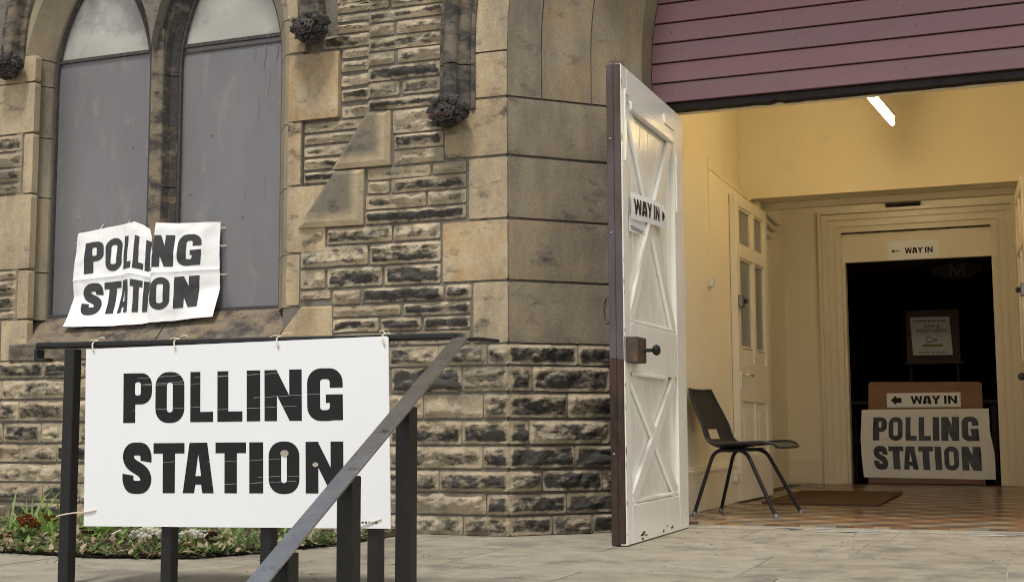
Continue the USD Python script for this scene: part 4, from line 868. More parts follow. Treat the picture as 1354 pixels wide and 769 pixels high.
# ------------------------------------------------------------------ boards over the doorway
over = thing('boarded_arch_head', 'plum painted horizontal boards filling the arch above the open doorway', 'boarding')
P_, N_ = arch_path(XIN + .004, 2.0, ZS, RA, DEGA, -1, 20, 2)
ahead = Polygon(list(map(tuple, P_)) + [(2 * XC - x, z) for x, z in P_[::-1]])
ahead = ahead.buffer(0)
zs_ = [2.330 + .0 + k * .1135 for k in range(16)]
for i, (a, b) in enumerate(zip(zs_[:-1], zs_[1:])):
    pg = ahead.intersection(sbox(-5, a + .004, 5, b - .003))
    if pg.is_empty or pg.area < .002: continue
    m = plate_xz(pg, 6.945, 6.972)
    v = m.vertices.copy(); v[:, 1] += np.where(v[:, 1] < 6.96, (v[:, 2] - a) * .13, 0); m.vertices = v         # each board laps the one below
    obj('plank', m, PURPLES[i * 7 % 3], over, False)
    for nx in np.arange(XIN + .12 + .03 * (i % 3), 2 * XC - XIN - .05, .62):
        if pg.contains(Point(nx, (a + b) / 2)): obj('nail_head', ellipsoid((nx, 6.945 + ((a + b) / 2 - a) * .13 - .001, (a + b) / 2), (.0032, .0015, .0032), 1), PEDGE, over, True)
obj('backing', plate_xz(ahead.intersection(sbox(-5, 2.33, 5, 5)), 6.985, 7.03), BLACKW, over, False)
nib = [(XIN + .01, 2.338), (2 * XC - XIN - .01, 2.338), (2 * XC - XIN - .01, 2.292)]
xs = np.linspace(2 * XC - XIN - .01, XIN + .01, 70)
zl = 2.292 + .004 * (noise(np.c_[xs * 14, xs * 0, xs * 0], 3) - .5) - np.where((xs > -1.23) & (xs < -1.17), -.012, 0) - np.where((xs > -1.3) & (xs < -1.05), .004, 0)
obj('bottom_rail', plate_xz(Polygon([(XIN + .01, 2.326), (2 * XC - XIN - .01, 2.326)] + list(zip(xs, zl))), 6.972, 7.05), BLACKW, over, False)
obj('inner_lintel', bx(XIN + .01, 2 * XC - XIN - .01, 7.052, 7.10, 2.29, 2.5), CREAM, over, False)

# ------------------------------------------------------------------ the open outer door leaf
DX = -1.735; YF, YH = 5.845, 7.03; DT = 2.262; DB = .003
door = thing('entrance_door', 'white framed and braced door leaf with plum edge, swung open outward at the entrance', 'door')
def dbox(y0, y1, z0, z1, x0=DX - .034, x1=DX, r=.004): return bx(x0, x1, y0, y1, z0, z1, r)
obj('edge_board', bx(DX - .072, DX - .038, YF - .004, YH, .86, DT - .002, .003), PEDGE, door, False)
obj('edge_board', bx(DX - .072, DX - .038, YF - .004, YH, DB, .858, .003), BARE, door, False, label='weathered brown lower edge of the door')
obj('edge_strip', bx(DX - .036, DX - .004, YF - .002, YF + .004, .86, DT - .004), PEDGE, door, False)
obj('edge_strip', bx(DX - .036, DX - .004, YF - .002, YF + .004, DB + .01, .858), BARE, door, False)
obj('stile', dbox(YF + .005, 5.945, DB, DT), WHITE, door, False)
obj('stile', dbox(6.835, YH, DB, DT), WHITE, door, False)
obj('rail', dbox(5.947, 6.833, 2.10, DT), WHITE, door, False)
obj('rail', dbox(5.947, 6.833, .80, 1.035), WHITE, door, False)
obj('rail', dbox(5.947, 6.833, DB, .185), WHITE, door, False)
npl = 6
for z0, z1 in ((.187, .798), (1.037, 2.098)):
    for k in range(npl):
        a = 5.947 + k * (6.833 - 5.947) / npl; b = a + (6.833 - 5.947) / npl
        obj('plank', bx(DX - .036, DX - .024, a + .002, b - .002, z0, z1, .003), WHITE, door, False)
    e = .03
    for (p, q), lift in ((((5.95 + e, z0 + .01), (6.83 - e, z1 - .01)), 0), (((5.95 + e, z1 - .01), (6.83 - e, z0 + .01)), .001)):
        obj('brace', bar((DX - .0135 - lift, p[0], p[1]), (DX - .0135 - lift, q[0], q[1]), .085, .022, upv=(1, 0, 0), r=.007), WHITE, door, False)
    obj('ledge', bx(DX - .024, DX - .002, 5.949, 6.831, z0, z0 + .022, .008), WHITE, door, False)
obj('ledge', bx(DX - .02, DX + .012, 5.98, 6.80, 2.062, 2.108, .008), WHITE, door, False)
for a, b, z0, z1 in ((5.9, 5.96, 2.125, 2.15), (6.62, 6.83, 2.14, 2.19), (5.89, 5.905, 1.8, 2.13), (6.86, 6.875, 1.7, 2.02), (5.96, 6.6, .785, .80)):
    obj('raised_strip', bx(DX, DX + .008, a, b, z0, z1, .002), WHITE, door, False)
lk = obj('lock_case', bx(DX + .001, DX + .058, 5.868, 6.02, .842, .962, .004), RUST, door, False)
obj('lock_edge', bx(DX - .06, DX + .002, 5.852, 5.858, .85, .965, .002), RUST, door, False)
obj('spindle', tube([(DX + .058, 5.975, .902), (DX + .10, 5.975, .902)], .009, 10), BLACKW, lk, True)
obj('knob', trimesh.util.concatenate([ellipsoid((DX + .118, 5.975, .902), (.02, .026, .026), 2)]), INK, lk, True)
th_ = np.linspace(0, 2 * PI, 25)[:-1]
obj('pull_ring', tube(np.c_[DX - .084 - .02 * np.cos(th_) - .012, 5.90 + .012 * np.cos(th_), 1.09 + .062 * np.sin(th_)], .0045, 8, True), RUST, door, True)
for z in (.42, 1.45, 1.9):
    obj('bolt_head', ellipsoid((DX - .055, YF - .005, z), (.006, .003, .006), 1), GREYM, door, True)
rgd = random.Random(3)
for k in range(26):                                             # chips along the edge and scuffs at the foot of the leaf
    if k < 17: cy, cz, ry, rz_ = YF + .007 + rgd.uniform(0, .004), rgd.uniform(.05, 2.2), rgd.uniform(.003, .007), rgd.uniform(.006, .03)
    else: cy, cz, ry, rz_ = rgd.uniform(YF + .02, YH - .1), .012 + abs(rgd.gauss(0, .02)), rgd.uniform(.01, .05), rgd.uniform(.003, .012)
    pg = Polygon([(cy + ry * rgd.uniform(.5, 1.1) * math.cos(a), max(DB + .002, cz + rz_ * rgd.uniform(.5, 1.1) * math.sin(a))) for a in np.linspace(0, 2 * PI, 10)[:-1]]).buffer(0)
    if not pg.is_empty: obj('paint_chip', plate_yz(pg, DX + .0002, DX + .0012), CHIP, door, False)
# WAY IN paper on the door
way = thing('door_sign', 'white WAY IN paper with arrow pinned across the white door leaf', 'sign')
def dsg(u, v, lift=0.0):
    """u 0..1 along the door from its free edge, v 0..1 up"""
    y = 5.93 + u * .65; z = 1.525 + u * .04 + v * (.128 - .006 * u)
    x = DX + .014 + .016 * np.sin(u * PI) * 1.0 + .006 * np.sin(v * PI) + lift - .006 * np.exp(-((u - .86) / .02) ** 2)
    return np.stack([x + 0 * v, y + 0 * v, z], -1)
Ug2, Vg2 = np.meshgrid(np.linspace(0, 1, 31), np.linspace(0, 1, 7), indexing='ij')
obj('sheet', gridmesh(dsg(Ug2, Vg2)), PAPER, way, True)
for gm in way_in(.66, .58):
    m = fine(gm, .06); v = m.vertices; m.vertices = dsg(.05 + v[:, 0], .21 + v[:, 1], .0016); obj('letter', m, INK, way, True)
ar = fine(arrow(.10, .46, True, .55, .45), .05); v = ar.vertices; ar.vertices = dsg(.82 + v[:, 0], .27 + v[:, 1], .0014); obj('arrow', ar, INK, way, False)
pp = thing('notice_paper', 'small white paper showing beneath the WAY IN sign on the door', 'paper')
obj('sheet', plate_yz(Polygon([(5.94, 1.47), (6.22, 1.482), (6.22, 1.56), (5.94, 1.545)]), DX + .004, DX + .005), PAPER, pp, False)
obj('printed_line', plate_yz(unary_union([sbox(5.96, 1.495, 6.18, 1.50), sbox(5.96, 1.484, 6.16, 1.489)]), DX + .0052, DX + .0056), INKP, pp, False)

# ------------------------------------------------------------------ porch: floor, walls, ceiling
XL = -1.93; FZ = .02
YU, YU2 = 9.95, 10.27
XR = .95
YBK = 12.40
obj('porch_floor_bed', bx(-2.3, XR, 7.151, 12.55, -.15, FZ - .012), plain('tile_grout', (.10, .075, .06), .9, var=.3), '/World', False, kind='structure')
fl = thing('porch_floor', kind='structure')
ts = .135; rg = random.Random(5); far = []; near = []
region = sbox(-1.60, 7.155, XR - .01, 12.39); hd = ts * math.sqrt(.5)
for i in range(-12, 75):
    for j in range(-12, 75):
        cx = -1.60 + (i - j) * hd; cy = 7.2 + (i + j) * hd
        if not (-1.7 < cx < XR + .1 and 7.05 < cy < 12.5): continue
        d = Polygon([(cx + (hd - .0025) * a, cy + (hd - .0025) * b) for a, b in ((1, 0), (0, 1), (-1, 0), (0, -1))]).intersection(region)
        if d.is_empty or d.area < .0004: continue
        col = {0: 0, 1: rg.choice([1, 1, 4]), 2: 2, 3: rg.choice([3, 0])}[(i % 2) * 2 + (j % 2)]
        near.append((cy, d, col))
for yy in np.arange(7.2, 12.3, .15):                                            # border along the left wall
    for x0, x1, c in ((-1.63, -1.602, 4), ):
        near.append((yy, sbox(x0, yy, x1, yy + .148), c))
    for q, x0 in enumerate((-1.93, -1.83, -1.73)):
        near.append((yy, sbox(x0 + .002, yy, x0 + .098, yy + .098 * .5 + .024), (0, 2, 1)[(q + int(yy / .15)) % 3])); near.append((yy, sbox(x0 + .002, yy + .075, x0 + .098, yy + .148), (2, 1, 0)[(q + int(yy / .15)) % 3]))
near.sort(key=lambda a: a[0])
mt = {c: [] for c in range(5)}
for n_, (y, d, c) in enumerate(near):
    for q in polys(d):
        m = extrude(q, .012); m.apply_translation((0, 0, FZ - .012 + rg.uniform(-.0006, .0006)))
        if n_ < 290: obj('tile', m, TILES[c], fl, False)
        else: mt[c].append(m)
for c, l in mt.items():
    if l: obj('far_tiles', cat_(l), TILES[c], fl, False, kind='stuff')
w = thing('porch_left_wall', 'cream painted left wall of the porch behind the black chair', 'wall')
obj('wall', bx(XL - .3, XL, 7.03, YU2, -.1, 2.285), CREAM, w, False)
obj('upper_recess', bx(XL - .3, XL - .085, 7.03, YU2, 2.286, 3.35), CREAM, w, False)
obj('skirting', bx(XL, XL + .022, 7.16, 9.9, FZ, .30, .006), CREAMD, w, False)
obj('skirting_cap', bx(XL, XL + .03, 7.16, 9.9, .255, .285, .008), CREAMD, w, False)
w = thing('porch_upper_wall', 'yellow lit wall above the inner opening with the strip light', 'wall')
obj('wall', bx(XL - .084, XR, YU, YU2, 2.286, 3.35), CREAM, w, False)
obj('pier', bx(.03, XR, YU + .001, YU2, -.1, 2.285), CREAM, w, False)
obj('head_bar', bx(XL, .03, 10.19, 10.26, 2.235, 2.285, .004), CREAMD, w, False)
obj('jamb', bx(XL, -1.875, 10.03, 10.13, FZ, 2.284, .004), CREAMD, w, False)
w = thing('porch_right_wall', 'cream right wall of the porch beyond the picture edge', 'wall')
obj('wall', bx(XR, XR + .25, 7.03, YU2, -.1, 3.35), CREAM, w, False)
obj('porch_front_wall', cat_([bx(XIN - .05 - .25, XIN - .02, 7.021, 7.3, -.1, 3.35), bx(2 * XC - XIN + .02, XR + .25, 7.021, 7.3, -.1, 3.35), bx(XL - .25, XR + .25, 7.11, 7.3, 2.5, 3.35)]), CREAM, '/World', False, label='inner face of the porch wall above the doorway', cat='wall')
obj('porch_ceiling', bx(XL - .25, XR + .25, 7.03, YU2, 3.12, 3.35), CEIL, '/World', False, label='cream ceiling of the porch', cat='ceiling')
# lobby behind the inner doors
w = thing('lobby_wall', 'cream lobby wall around the doorframe at the far end', 'wall')
OX0, OX1, OZ = -1.565, -.252, 2.335
obj('wall', plate_xz(Polygon([(-2.4, -.1), (OX0, -.1), (OX0, OZ), (OX1, OZ), (OX1, -.1), (.6, -.1), (.6, 3.0), (-2.4, 3.0)]), YBK, YBK + .14), CREAM, w, False)
obj('side_wall', bx(-2.35, -2.10, YU2, YBK, -.1, 3.0), CREAM, w, False)
obj('side_wall', bx(.25, .5, YU2, YBK, -.1, 3.0), CREAM, w, False)
obj('ceiling', bx(-2.35, .5, YU2, YBK + .1, 2.9, 3.0), CEIL, w, False)
obj('skirting', bx(-2.10, -1.79, YBK - .022, YBK, FZ, .235, .006), CREAMD, w, False)
obj('return_wall', bx(-2.1, -1.96, YU2 - .02, YU2 + .03, -.1, 2.9), CREAM, w, False)
# side door's architrave in the lobby's left wall
for y0, y1, z1, xx in ((10.55, 10.66, 2.22, .03), (10.66, 10.70, 2.2, .045)):
    obj('side_architrave', bx(-2.1, -2.1 + xx, y0, y1, FZ, z1, .006), CREAMD, w, False)
for z0, z1, xx in ((2.2, 2.26, .05), (2.262, 2.31, .09), (2.312, 2.35, .13)):
    obj('side_cornice', bx(-2.1, -2.1 + xx, 10.5, 11.6, z0, z1, .008), CREAMD, w, False)
frm = thing('inner_doorframe', 'yellow-cream moulded doorframe round the dark hall opening', 'doorframe')
def arch_piece(n0, n1, proud, i):
    a = sbox(OX0 - n1, FZ, OX1 + n1, OZ + n1).difference(sbox(OX0 - n0, -1, OX1 + n0, OZ + n0))
    m = plate_xz(a, YBK - proud, YBK - .001); return m
for n0, n1, p in ((0, .052, .018), (.053, .068, .03), (.069, .118, .024), (.119, .134, .036), (.135, .175, .030), (.176, .205, .055)):
    obj('architrave', arch_piece(n0, n1, p, 0), CREAMD, frm, False)
obj('transom_panel', bx(OX0 + .001, OX1 - .001, YBK + .02, YBK + .07, 2.058, OZ - .001), CREAM, frm, False)
obj('transom_bead', bx(OX0 + .002, OX1 - .002, YBK + .003, YBK + .02, OZ - .010, OZ - .002), DARKB, frm, False)
obj('lining', bx(OX0, OX0 + .03, YBK + .004, YBK + .14, FZ, 2.057, .004), CREAMD, frm, False)
for k in (OX0 - .12, OX1 + .0): obj('plinth_block', bx(k, k + .12, YBK - .045, YBK - .002, FZ, .06, .004), CREAMD, frm, False)
t = thing('ceiling_vent', 'small dark grille box high on the lobby wall above the doorframe', 'vent')
obj('case', bx(-1.155, -.835, YBK - .09, YBK - .001, 2.575, 2.63, .004), CREAMD, t, False); obj('grille', bx(-1.145, -.845, YBK - .095, YBK - .012, 2.55, 2.573), BLACKW, t, False)
# WAY IN over the inner doorway
t = thing('way_in_sign', 'small cream WAY IN sign with thin arrow on the panel above the dark doorway', 'sign')
obj('plate', bx(-1.147, -.70, YBK + .017, YBK + .0195, 2.06, 2.235), plain('cream_sign', (.85, .84, .79), .5, var=.02), t, False)
for gm in way_in(.245, .052): obj('letter', place(extrude(gm, .0008), (-.998, YBK + .0165, 2.115), (1, 0, 0), (0, 0, 1)), INK, t, False)
obj('arrow', place(extrude(arrow(.075, .034, False, .38, .22), .0008), (-1.12, YBK + .0165, 2.125), (1, 0, 0), (0, 0, 1)), INK, t, False)
# fluorescent lamp
t = thing('strip_light', 'lit fluorescent strip light under the porch ceiling', 'lamp')
LA, LB = np.array([-.955, 8.1, 2.90]), np.array([-.80, 9.33, 2.66])
LA, LB = np.array([-.945, 7.7, 2.663]), np.array([-.809, 9.42, 2.663])
obj('tube', tube([LA, LB], .017, 12), LAMP, t, True)
dv = (LB - LA) / np.linalg.norm(LB - LA)
obj('batten', bar(LA + (0, 0, .05), LB + (0, 0, .05) - dv * .03, .05, .03), CREAMW, t, False)
for p in (LA, LB): obj('end_cap', bar(p - dv * .012 + (0, 0, .022), p + dv * .012 + (0, 0, .022), .03, .05), CREAMW, t, False)
for f_ in (.2, .8): q = LA + (LB - LA) * f_; obj('hanger', tube([q + (0, 0, .06), (q[0], q[1], 3.12)], .005, 6), CREAMW, t, True)
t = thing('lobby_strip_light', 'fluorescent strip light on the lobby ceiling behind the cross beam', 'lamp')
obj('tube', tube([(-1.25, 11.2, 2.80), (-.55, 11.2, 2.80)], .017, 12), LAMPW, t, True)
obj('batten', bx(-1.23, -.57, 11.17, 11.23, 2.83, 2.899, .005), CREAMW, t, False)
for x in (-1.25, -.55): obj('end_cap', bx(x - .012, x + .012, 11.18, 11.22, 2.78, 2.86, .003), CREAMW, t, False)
# small things on the left wall
t = thing('pull_cord', 'thin light cord with small white switch box on the left wall', 'switch')
obj('conduit', bx(XL, XL + .008, 8.50, 8.512, 1.52, 2.33), CREAM, t, False); obj('switch_box', bx(XL, XL + .03, 8.46, 8.53, 1.465, 1.52, .004), WHITE, t, False)
t = thing('wall_cable', 'thin painted cable running along the left wall high up', 'cable')
obj('cable', bx(XL, XL + .006, 8.52, 9.94, 2.262, 2.270), CREAM, t, False)
t = thing('wall_notice', 'white curled paper notice on the left wall behind the open door', 'notice')
obj('sheet', plate_yz(Polygon([(7.35, 1.30), (7.84, 1.30), (7.83, 1.47), (7.75, 1.57), (7.35, 1.57)]), XL + .004, XL + .006), PAPER, t, False)
obj('printed_line', plate_yz(unary_union([sbox(7.4, 1.51, 7.62, 1.535), sbox(7.4, 1.445, 7.76, 1.47), sbox(7.4, 1.36, 7.64, 1.38)]), XL + .0062, XL + .0068), INKP, t, False)
t = thing('wall_socket', 'small white socket low on the wall by the inner door', 'socket')
obj('plate', bx(XL + .022, XL + .05, 9.0, 9.12, .17, .235, .005), WHITE, t, False)

# ------------------------------------------------------------------ inner glazed doors
def leaf(label, hinge, ang, mir):
    """leaf built along +y' from hinge towards the viewer: local x = across face, local y = from hinge (0) to free edge (-.92)"""
    t = thing('glazed_inner_door', label, 'door', loc=hinge, rotz=ang)
    Wd, T = .92, .05; s = mir
    def b(y0, y1, z0, z1, x0=-T / 2, x1=T / 2, r=.004): return bx(x0, x1, -y1, -y0, z0, z1, r)
    top = 2.195
    obj('stile', b(0, .10, FZ + .01, top), CREAMW, t, False); obj('stile', b(Wd - .085, Wd, FZ + .01, top), CREAMW, t, False)
    for z0, z1 in ((2.11, top), (1.745, 1.835), (.72, 1.0), (FZ + .01, .34)): obj('rail', b(.101, Wd - .086, z0, z1), CREAMW, t, False)
    obj('muntin', b(.40, .475, .341, .719), CREAMW, t, False); obj('muntin', b(.40, .475, 1.001, 1.744), CREAMW, t, False); obj('muntin', b(.40, .475, 1.836, 2.109), CREAMW, t, False)
    for y0, y1 in ((.101, .399), (.476, Wd - .087)):
        for z0, z1 in ((1.10, 1.744), (1.836, 2.109)):
            obj('pane', b(y0, y1, z0, z1, -.003, .003, 0), GLASSP, t, False)
            for a, c, e, f_ in ((y0, y0 + .014, z0, z1), (y1 - .014, y1, z0, z1), (y0 + .015, y1 - .015, z0, z0 + .014), (y0 + .015, y1 - .015, z1 - .014, z1)):
                obj('glazing_bead', b(a, c, e, f_, -.018, .018, .003), CREAMW, t, False)
        obj('panel', b(y0, y1, 1.001, 1.098, -.014, .014, .006), CREAMW, t, False)
        obj('panel', b(y0, y1, .341, .719, -.009, .009, 0), CREAMW, t, False); obj('panel_field', b(y0 + .05, y1 - .05, .39, .67, -.016, .016, .008), CREAMW, t, False)
    x = s * T / 2
    pl = obj('handle_plate', b(Wd - .065, Wd - .025, .81, .93, min(x, x + s * .008), max(x, x + s * .008), .003), WHITE, t, False)
    if s > 0:
        obj('lever', tube(smoothline([(x, -(Wd - .045), .905), (x + s * .05, -(Wd - .05), .905), (x + s * .055, -(Wd - .16), .9)], 5), .009, 8), CHROME, pl, True)
        obj('lever', tube([(-x, -(Wd - .045), .905), (-x - s * .06, -(Wd - .045), .905), (-x - s * .065, -(Wd - .15), .9)], .009, 8), CHROME, pl, True)
    else: obj('knob', ellipsoid((x + s * .045, -(Wd - .045), .86), (.026, .026, .026), 2), BLACKP, pl, True)
    nl = obj('night_latch', b(Wd - .09, Wd - .004, 1.385, 1.47, min(x, x + s * .03), max(x, x + s * .03), .005), GREYM, t, False)
    obj('latch_knob', ellipsoid((x + s * .045, -(Wd - .05), 1.428), (.016, .016, .02), 2), BLACKP, nl, True)
    return t
leaf('ivory inner door with glass panes, open against the left wall behind the chair', (-1.852, 10.06, 0), math.atan2(-.05, .92), 1)
t2 = leaf('ivory inner door leaf cut by the right edge of the picture', (-.012, 10.06, 0), math.atan2(.052, .92), -1)

# ------------------------------------------------------------------ chair
def chair(label, loc, rz):
    t = thing('stacking_chair', label, 'chair', loc=loc, rotz=rz)
    def bent(p, c, q, r=.06, n=7):
        p, c, q = map(lambda a: np.array(a, float), (p, c, q)); a = c + (p - c) / np.linalg.norm(p - c) * r; b = c + (q - c) / np.linalg.norm(q - c) * r
        t = np.linspace(0, 1, n)[:, None]; return np.vstack([p, (1 - t) ** 2 * a + 2 * t * (1 - t) * c + t * t * b, q])
    # side profile (x forward, z up) from top of the back to the front lip, and half widths along it
    pr = smoothline([(-.285, .745), (-.272, .70), (-.232, .60), (-.192, .50), (-.165, .435), (-.115, .402), (-.04, .402), (.08, .414), (.19, .424), (.245, .419), (.272, .402)], 5)
    n = len(pr); tt = np.linspace(0, 1, n)
    hw = np.interp(tt, [0, .05, .2, .4, .5, .7, .92, 1], [.165, .185, .205, .215, .225, .225, .215, .19])
    m_ = 17; P = np.zeros((n, m_, 3))
    tg = np.gradient(pr, axis=0); tg /= np.linalg.norm(tg, axis=1, keepdims=True); nr = np.c_[-tg[:, 1], tg[:, 0]]          # towards the sitter
    nr = np.where((nr[:, :1] * 1 + nr[:, 1:] > 0), nr, -nr)
    for k, s_ in enumerate(np.linspace(-1, 1, m_)):
        dish = (.028 * np.interp(tt, [0, .3, .6, .9, 1], [.6, 1.0, .8, .4, .2])) * (abs(s_) ** 3.2)
        P[:, k, 0] = pr[:, 0] + nr[:, 0] * dish; P[:, k, 2] = pr[:, 1] + nr[:, 1] * dish; P[:, k, 1] = s_ * hw
    idx = np.arange(n * m_).reshape(n, m_); keep = []
    for i in range(n - 1):
        for k in range(m_ - 1):
            zc_ = P[i:i + 2, k:k + 2, 2].mean(); yc_ = P[i:i + 2, k:k + 2, 1].mean(); xc_ = P[i:i + 2, k:k + 2, 0].mean()
            if xc_ < -.13 and .455 < zc_ < .515 and abs(yc_) < .085: continue                # slot low in the back
            keep.append((i, k))
    A = P.reshape(-1, 3); N3 = np.zeros_like(P); N3[:, :, 0] = nr[:, :1]; N3[:, :, 2] = nr[:, 1:]
    Bk = A - N3.reshape(-1, 3) * .006; V = np.vstack([A, Bk]); F = []; off_ = len(A); edges = {}
    for i, k in keep:
        q = [idx[i, k], idx[i + 1, k], idx[i + 1, k + 1], idx[i, k + 1]]
        F += [[q[0], q[1], q[2]], [q[0], q[2], q[3]], [off_ + q[2], off_ + q[1], off_ + q[0]], [off_ + q[3], off_ + q[2], off_ + q[0]]]
        for a, b in zip(q, q[1:] + q[:1]): edges[(a, b)] = 1
    for a, b in list(edges):
        if (b, a) not in edges: F += [[a, off_ + b, b], [a, off_ + a, off_ + b]]
    sh = trimesh.Trimesh(V, np.array(F), process=False); sh.fix_normals()
    obj('seat_shell', sh, BLACKP, t, 40)
    # thickened rolled rim
    rim = np.vstack([P[:, 0], P[-1, 1:-1], P[::-1, -1], P[0, -2:0:-1]])
    obj('rim', tube(rim, .0085, 8, True), BLACKP, t, True)
    for s_ in (-1, 1):
        fr_ = (.27, s_ * .225, .012); rr_ = (-.235, s_ * .215, .012); yb = s_ * .165
        obj('leg', tube(bent(fr_, (.075, yb, .387), (.0, yb, .387)), .0115, 10), STEEL, t, True)
        obj('leg', tube(bent(rr_, (-.12, yb, .387), (-.03, yb, .387)), .0115, 10), STEEL, t, True)
        obj('side_bar', tube([(-.085, yb, .385), (.035, yb, .385)], .0115, 10), STEEL, t, True)
        for f_ in (fr_, rr_): obj('foot', trimesh.creation.cylinder(.0135, .03, sections=10, transform=trimesh.transformations.translation_matrix((f_[0], f_[1], .012))), GREYM, t, True)
    for x in (-.06, .02): obj('cross_bar', tube([(x, -.165, .388), (x, .165, .388)], .0095, 8), STEEL, t, True)
    obj('under_plate', bx(-.09, .08, -.15, .15, .392, .397), BLACKP, t, False)
chair('black plastic stacking chair on tube legs, standing sideways inside the doorway', (-1.600, 7.86, FZ), math.radians(-9))
mat_ = thing('doormat', 'worn brown coir doormat on the tiles before the inner doorway', 'doormat')
obj('mat', bx(-1.72, -.94, 9.0, 10.7, FZ + .001, FZ + .017, .005), MATT, mat_, False)

# ------------------------------------------------------------------ dark hall and what stands in its doorway
hall = thing('hall_interior', 'unlit dark hall seen through the inner doorway', 'room')
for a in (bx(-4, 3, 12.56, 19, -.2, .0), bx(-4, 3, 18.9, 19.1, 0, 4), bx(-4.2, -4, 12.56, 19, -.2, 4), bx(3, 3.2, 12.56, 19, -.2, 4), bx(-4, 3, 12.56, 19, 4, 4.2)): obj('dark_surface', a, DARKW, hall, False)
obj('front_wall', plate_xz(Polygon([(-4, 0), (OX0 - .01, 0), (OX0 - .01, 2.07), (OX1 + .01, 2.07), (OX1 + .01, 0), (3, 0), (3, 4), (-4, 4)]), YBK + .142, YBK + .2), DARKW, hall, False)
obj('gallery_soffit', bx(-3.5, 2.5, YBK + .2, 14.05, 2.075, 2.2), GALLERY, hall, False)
brd = thing('notice_board', 'brown hardboard panel standing upright in the dark inner doorway', 'board')
bz = Polygon([(-1.392, 0.0), (-.384, 0.0), (-.381, .905), (-.40, .922), (-1.345, .935), (-1.362, .92)])
obj('panel', plate_xz(bz, YBK + .03, YBK + .045).apply_translation((0, 0, .012)), BROWNB, brd, False)
obj('foot_strip', bx(-1.385, -.39, YBK + .018, YBK + .0295, .014, .03), DARKB, brd, False)
t = thing('board_poster', 'white POLLING STATION poster taped to the brown board in the far doorway', 'poster')
def bpos(u, v, lift=0.0):
    x = -1.425 + 1.095 * u - .012 * np.sin(v * PI) * (1 - u) * 1.5 + .034 * (1 - np.clip((v - .3) / .45, 0, 1) ** 2 * (3 - 2 * np.clip((v - .3) / .45, 0, 1))) * np.clip((u - .85) / .15, 0, 1)
    z = .075 + .62 * v + .012 * (u - .5) * -1 * (1 - v)
    p = np.stack([u * 8, v * 6, 0 * u], -1)
    y = YBK + .018 + .012 * (fbm(p, 3, 9) - .5) - .03 * np.clip((u - .9) / .1, 0, 1) * np.sin(v * PI) - .02 * np.clip((.06 - u) / .06, 0, 1) - .004 * np.exp(-((v - .5) / .015) ** 2) - lift
    return np.stack([x, y, z], -1)
Ug3, Vg3 = np.meshgrid(np.linspace(0, 1, 41), np.linspace(0, 1, 25), indexing='ij')
obj('sheet', gridmesh(bpos(Ug3, Vg3)), PAPER, t, True)
AS3 = 1.095 / .62
for gm in polling(.095 * AS3, .915 * AS3, .545, .885, .125, .46, 1.05):
    m = fine(gm, .04); v = m.vertices; m.vertices = bpos(v[:, 0] / AS3, v[:, 1], .0025); obj('letter', m, INKP, t, True)
t = thing('board_way_in_sign', 'white WAY IN strip with bold left arrow on the brown board', 'sign')
obj('plate', bx(-1.203, -.565, YBK + .024, YBK + .0295, .712, .842), PAPER, t, False)
for gm in way_in(.40, .072): obj('letter', place(extrude(gm, .0008), (-.995, YBK + .0238, .742), (1, 0, 0), (0, 0, 1)), INK, t, False)
obj('arrow', place(extrude(arrow(.095, .09, False, .5, .5), .0008), (-1.168, YBK + .0238, .732), (1, 0, 0), (0, 0, 1)), INK, t, False)
t = thing('lunch_notice', 'dim white SOUP & SWEET LUNCH notice on a dark stand inside the hall', 'notice')
NO = np.array([-1.037, 13.45, 1.235]); NU = np.array([.9995, 0, -.012]); NV = np.array([-.055, .06, .99])
GREYP = plain('grey_paper', (.55, .56, .55), .7, var=.05)
obj('sheet', place(bx(0, .372, 0, .38, 0, .002), NO, NU, NV), GREYP, t, False)
def line(txt, h, x, z, wmax=None):
    m = text_mesh(txt, h, .0006, True)
    if wmax: m.apply_scale((wmax / m.bounds[1][0], 1, 1))
    m.apply_translation((x, z, .0025)); return place(m, NO, NU, NV)
obj('lettering', cat_([line('SOUP &', .030, .12, .275, .15), line('SWEET LUNCH', .032, .05, .228, .28), line('Come & share', .018, .05, .02, .27)]), INKP, t, False)
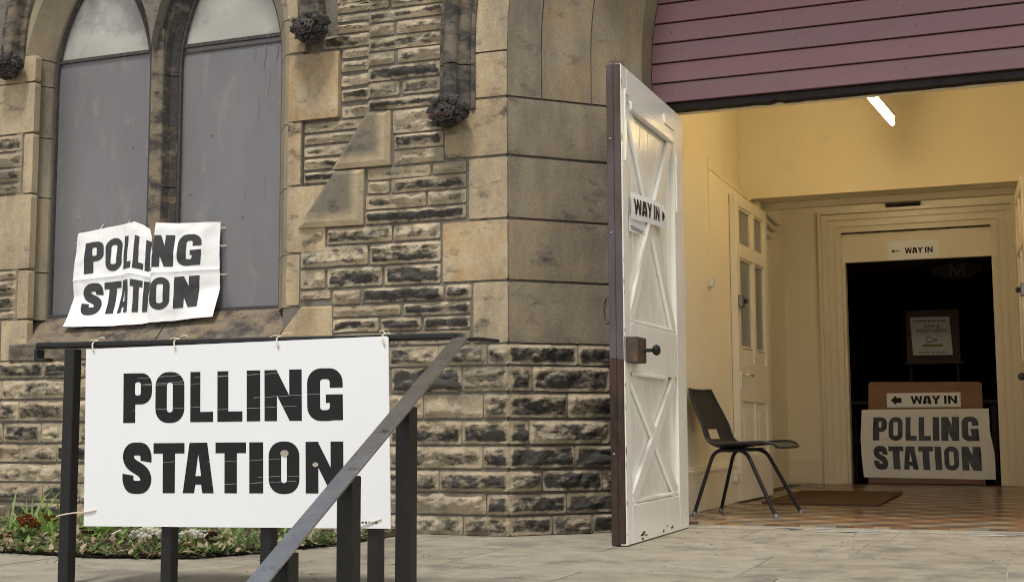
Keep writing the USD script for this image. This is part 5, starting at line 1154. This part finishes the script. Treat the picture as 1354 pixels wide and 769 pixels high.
obj('top_line', place(cat_([bx(.03 + .028 * i, .05 + .028 * i, .335, .347, .0025, .003) for i in range(11)]), NO, NU, NV), INKP, t, False)
obj('drawing', place(cat_([tube(smoothline([(.13, .15, .003), (.17, .185, .003), (.2, .16, .003), (.24, .155, .003), (.2, .135, .003), (.14, .15, .003)], 4), .004, 5)]), NO, NU, NV), INKP, t, True)
obj('green_strip', place(bx(.1, .29, .085, .108, .0024, .003), NO, NU, NV), plain('olive_print', (.20, .22, .08), .6), t, False)
ez = thing('display_stand', 'black display stand carrying the lunch notice in the dark hall', 'stand')
obj('panel', bx(-1.1, -.6, 13.5, 13.52, 1.16, 1.68), DARKB, ez, False)
obj('shelf', bx(-1.12, -.56, 13.44, 13.52, 1.15, 1.165), DARKB, ez, False)
for x in (-1.06, -.64): obj('leg', tube([(x, 13.53, 1.4), (x + (-.05 if x < -.8 else .05), 13.6, 0.0)], .015, 8), DARKB, ez, True)
t = thing('hall_table', 'dark brown table behind the board in the unlit hall', 'table')
obj('table_top', bx(-1.75, -.2, 13.0, 13.6, .755, .785, .005), DARKB, t, False)
for x in (-1.66, -.33):
    for y in (13.06, 13.54): obj('leg', bx(x, x + .05, y, y + .05, 0, .754), DARKB, t, False)
obj('stretcher', bx(-1.61, -.33, 13.3, 13.33, .38, .43), DARKB, t, False)
t = thing('m_emblem', 'dark shield-shaped emblem bearing a letter M at the top of the far doorway', 'emblem')
em = Polygon([(-.80, 1.985), (-.74, 2.01), (-.66, 2.035), (-.62, 2.066), (-.51, 2.066), (-.47, 2.04), (-.38, 2.02), (-.338, 1.995), (-.37, 1.945), (-.44, 1.905), (-.56, 1.89), (-.68, 1.905), (-.76, 1.945)])
obj('shield', plate_xz(em, 12.72, 12.74), EMBLEM, t, False)
mm = text_mesh('M', .105, .001); obj('letter', place(mm, (-.645, 12.7185, 1.925), (1.25, 0, 0), (0, 0, 1)), EMBM, t, False)
for x in (-.66, -.48): obj('hanger', bx(x, x + .01, 12.728, 12.734, 2.0, 2.075), EMBLEM, t, False)
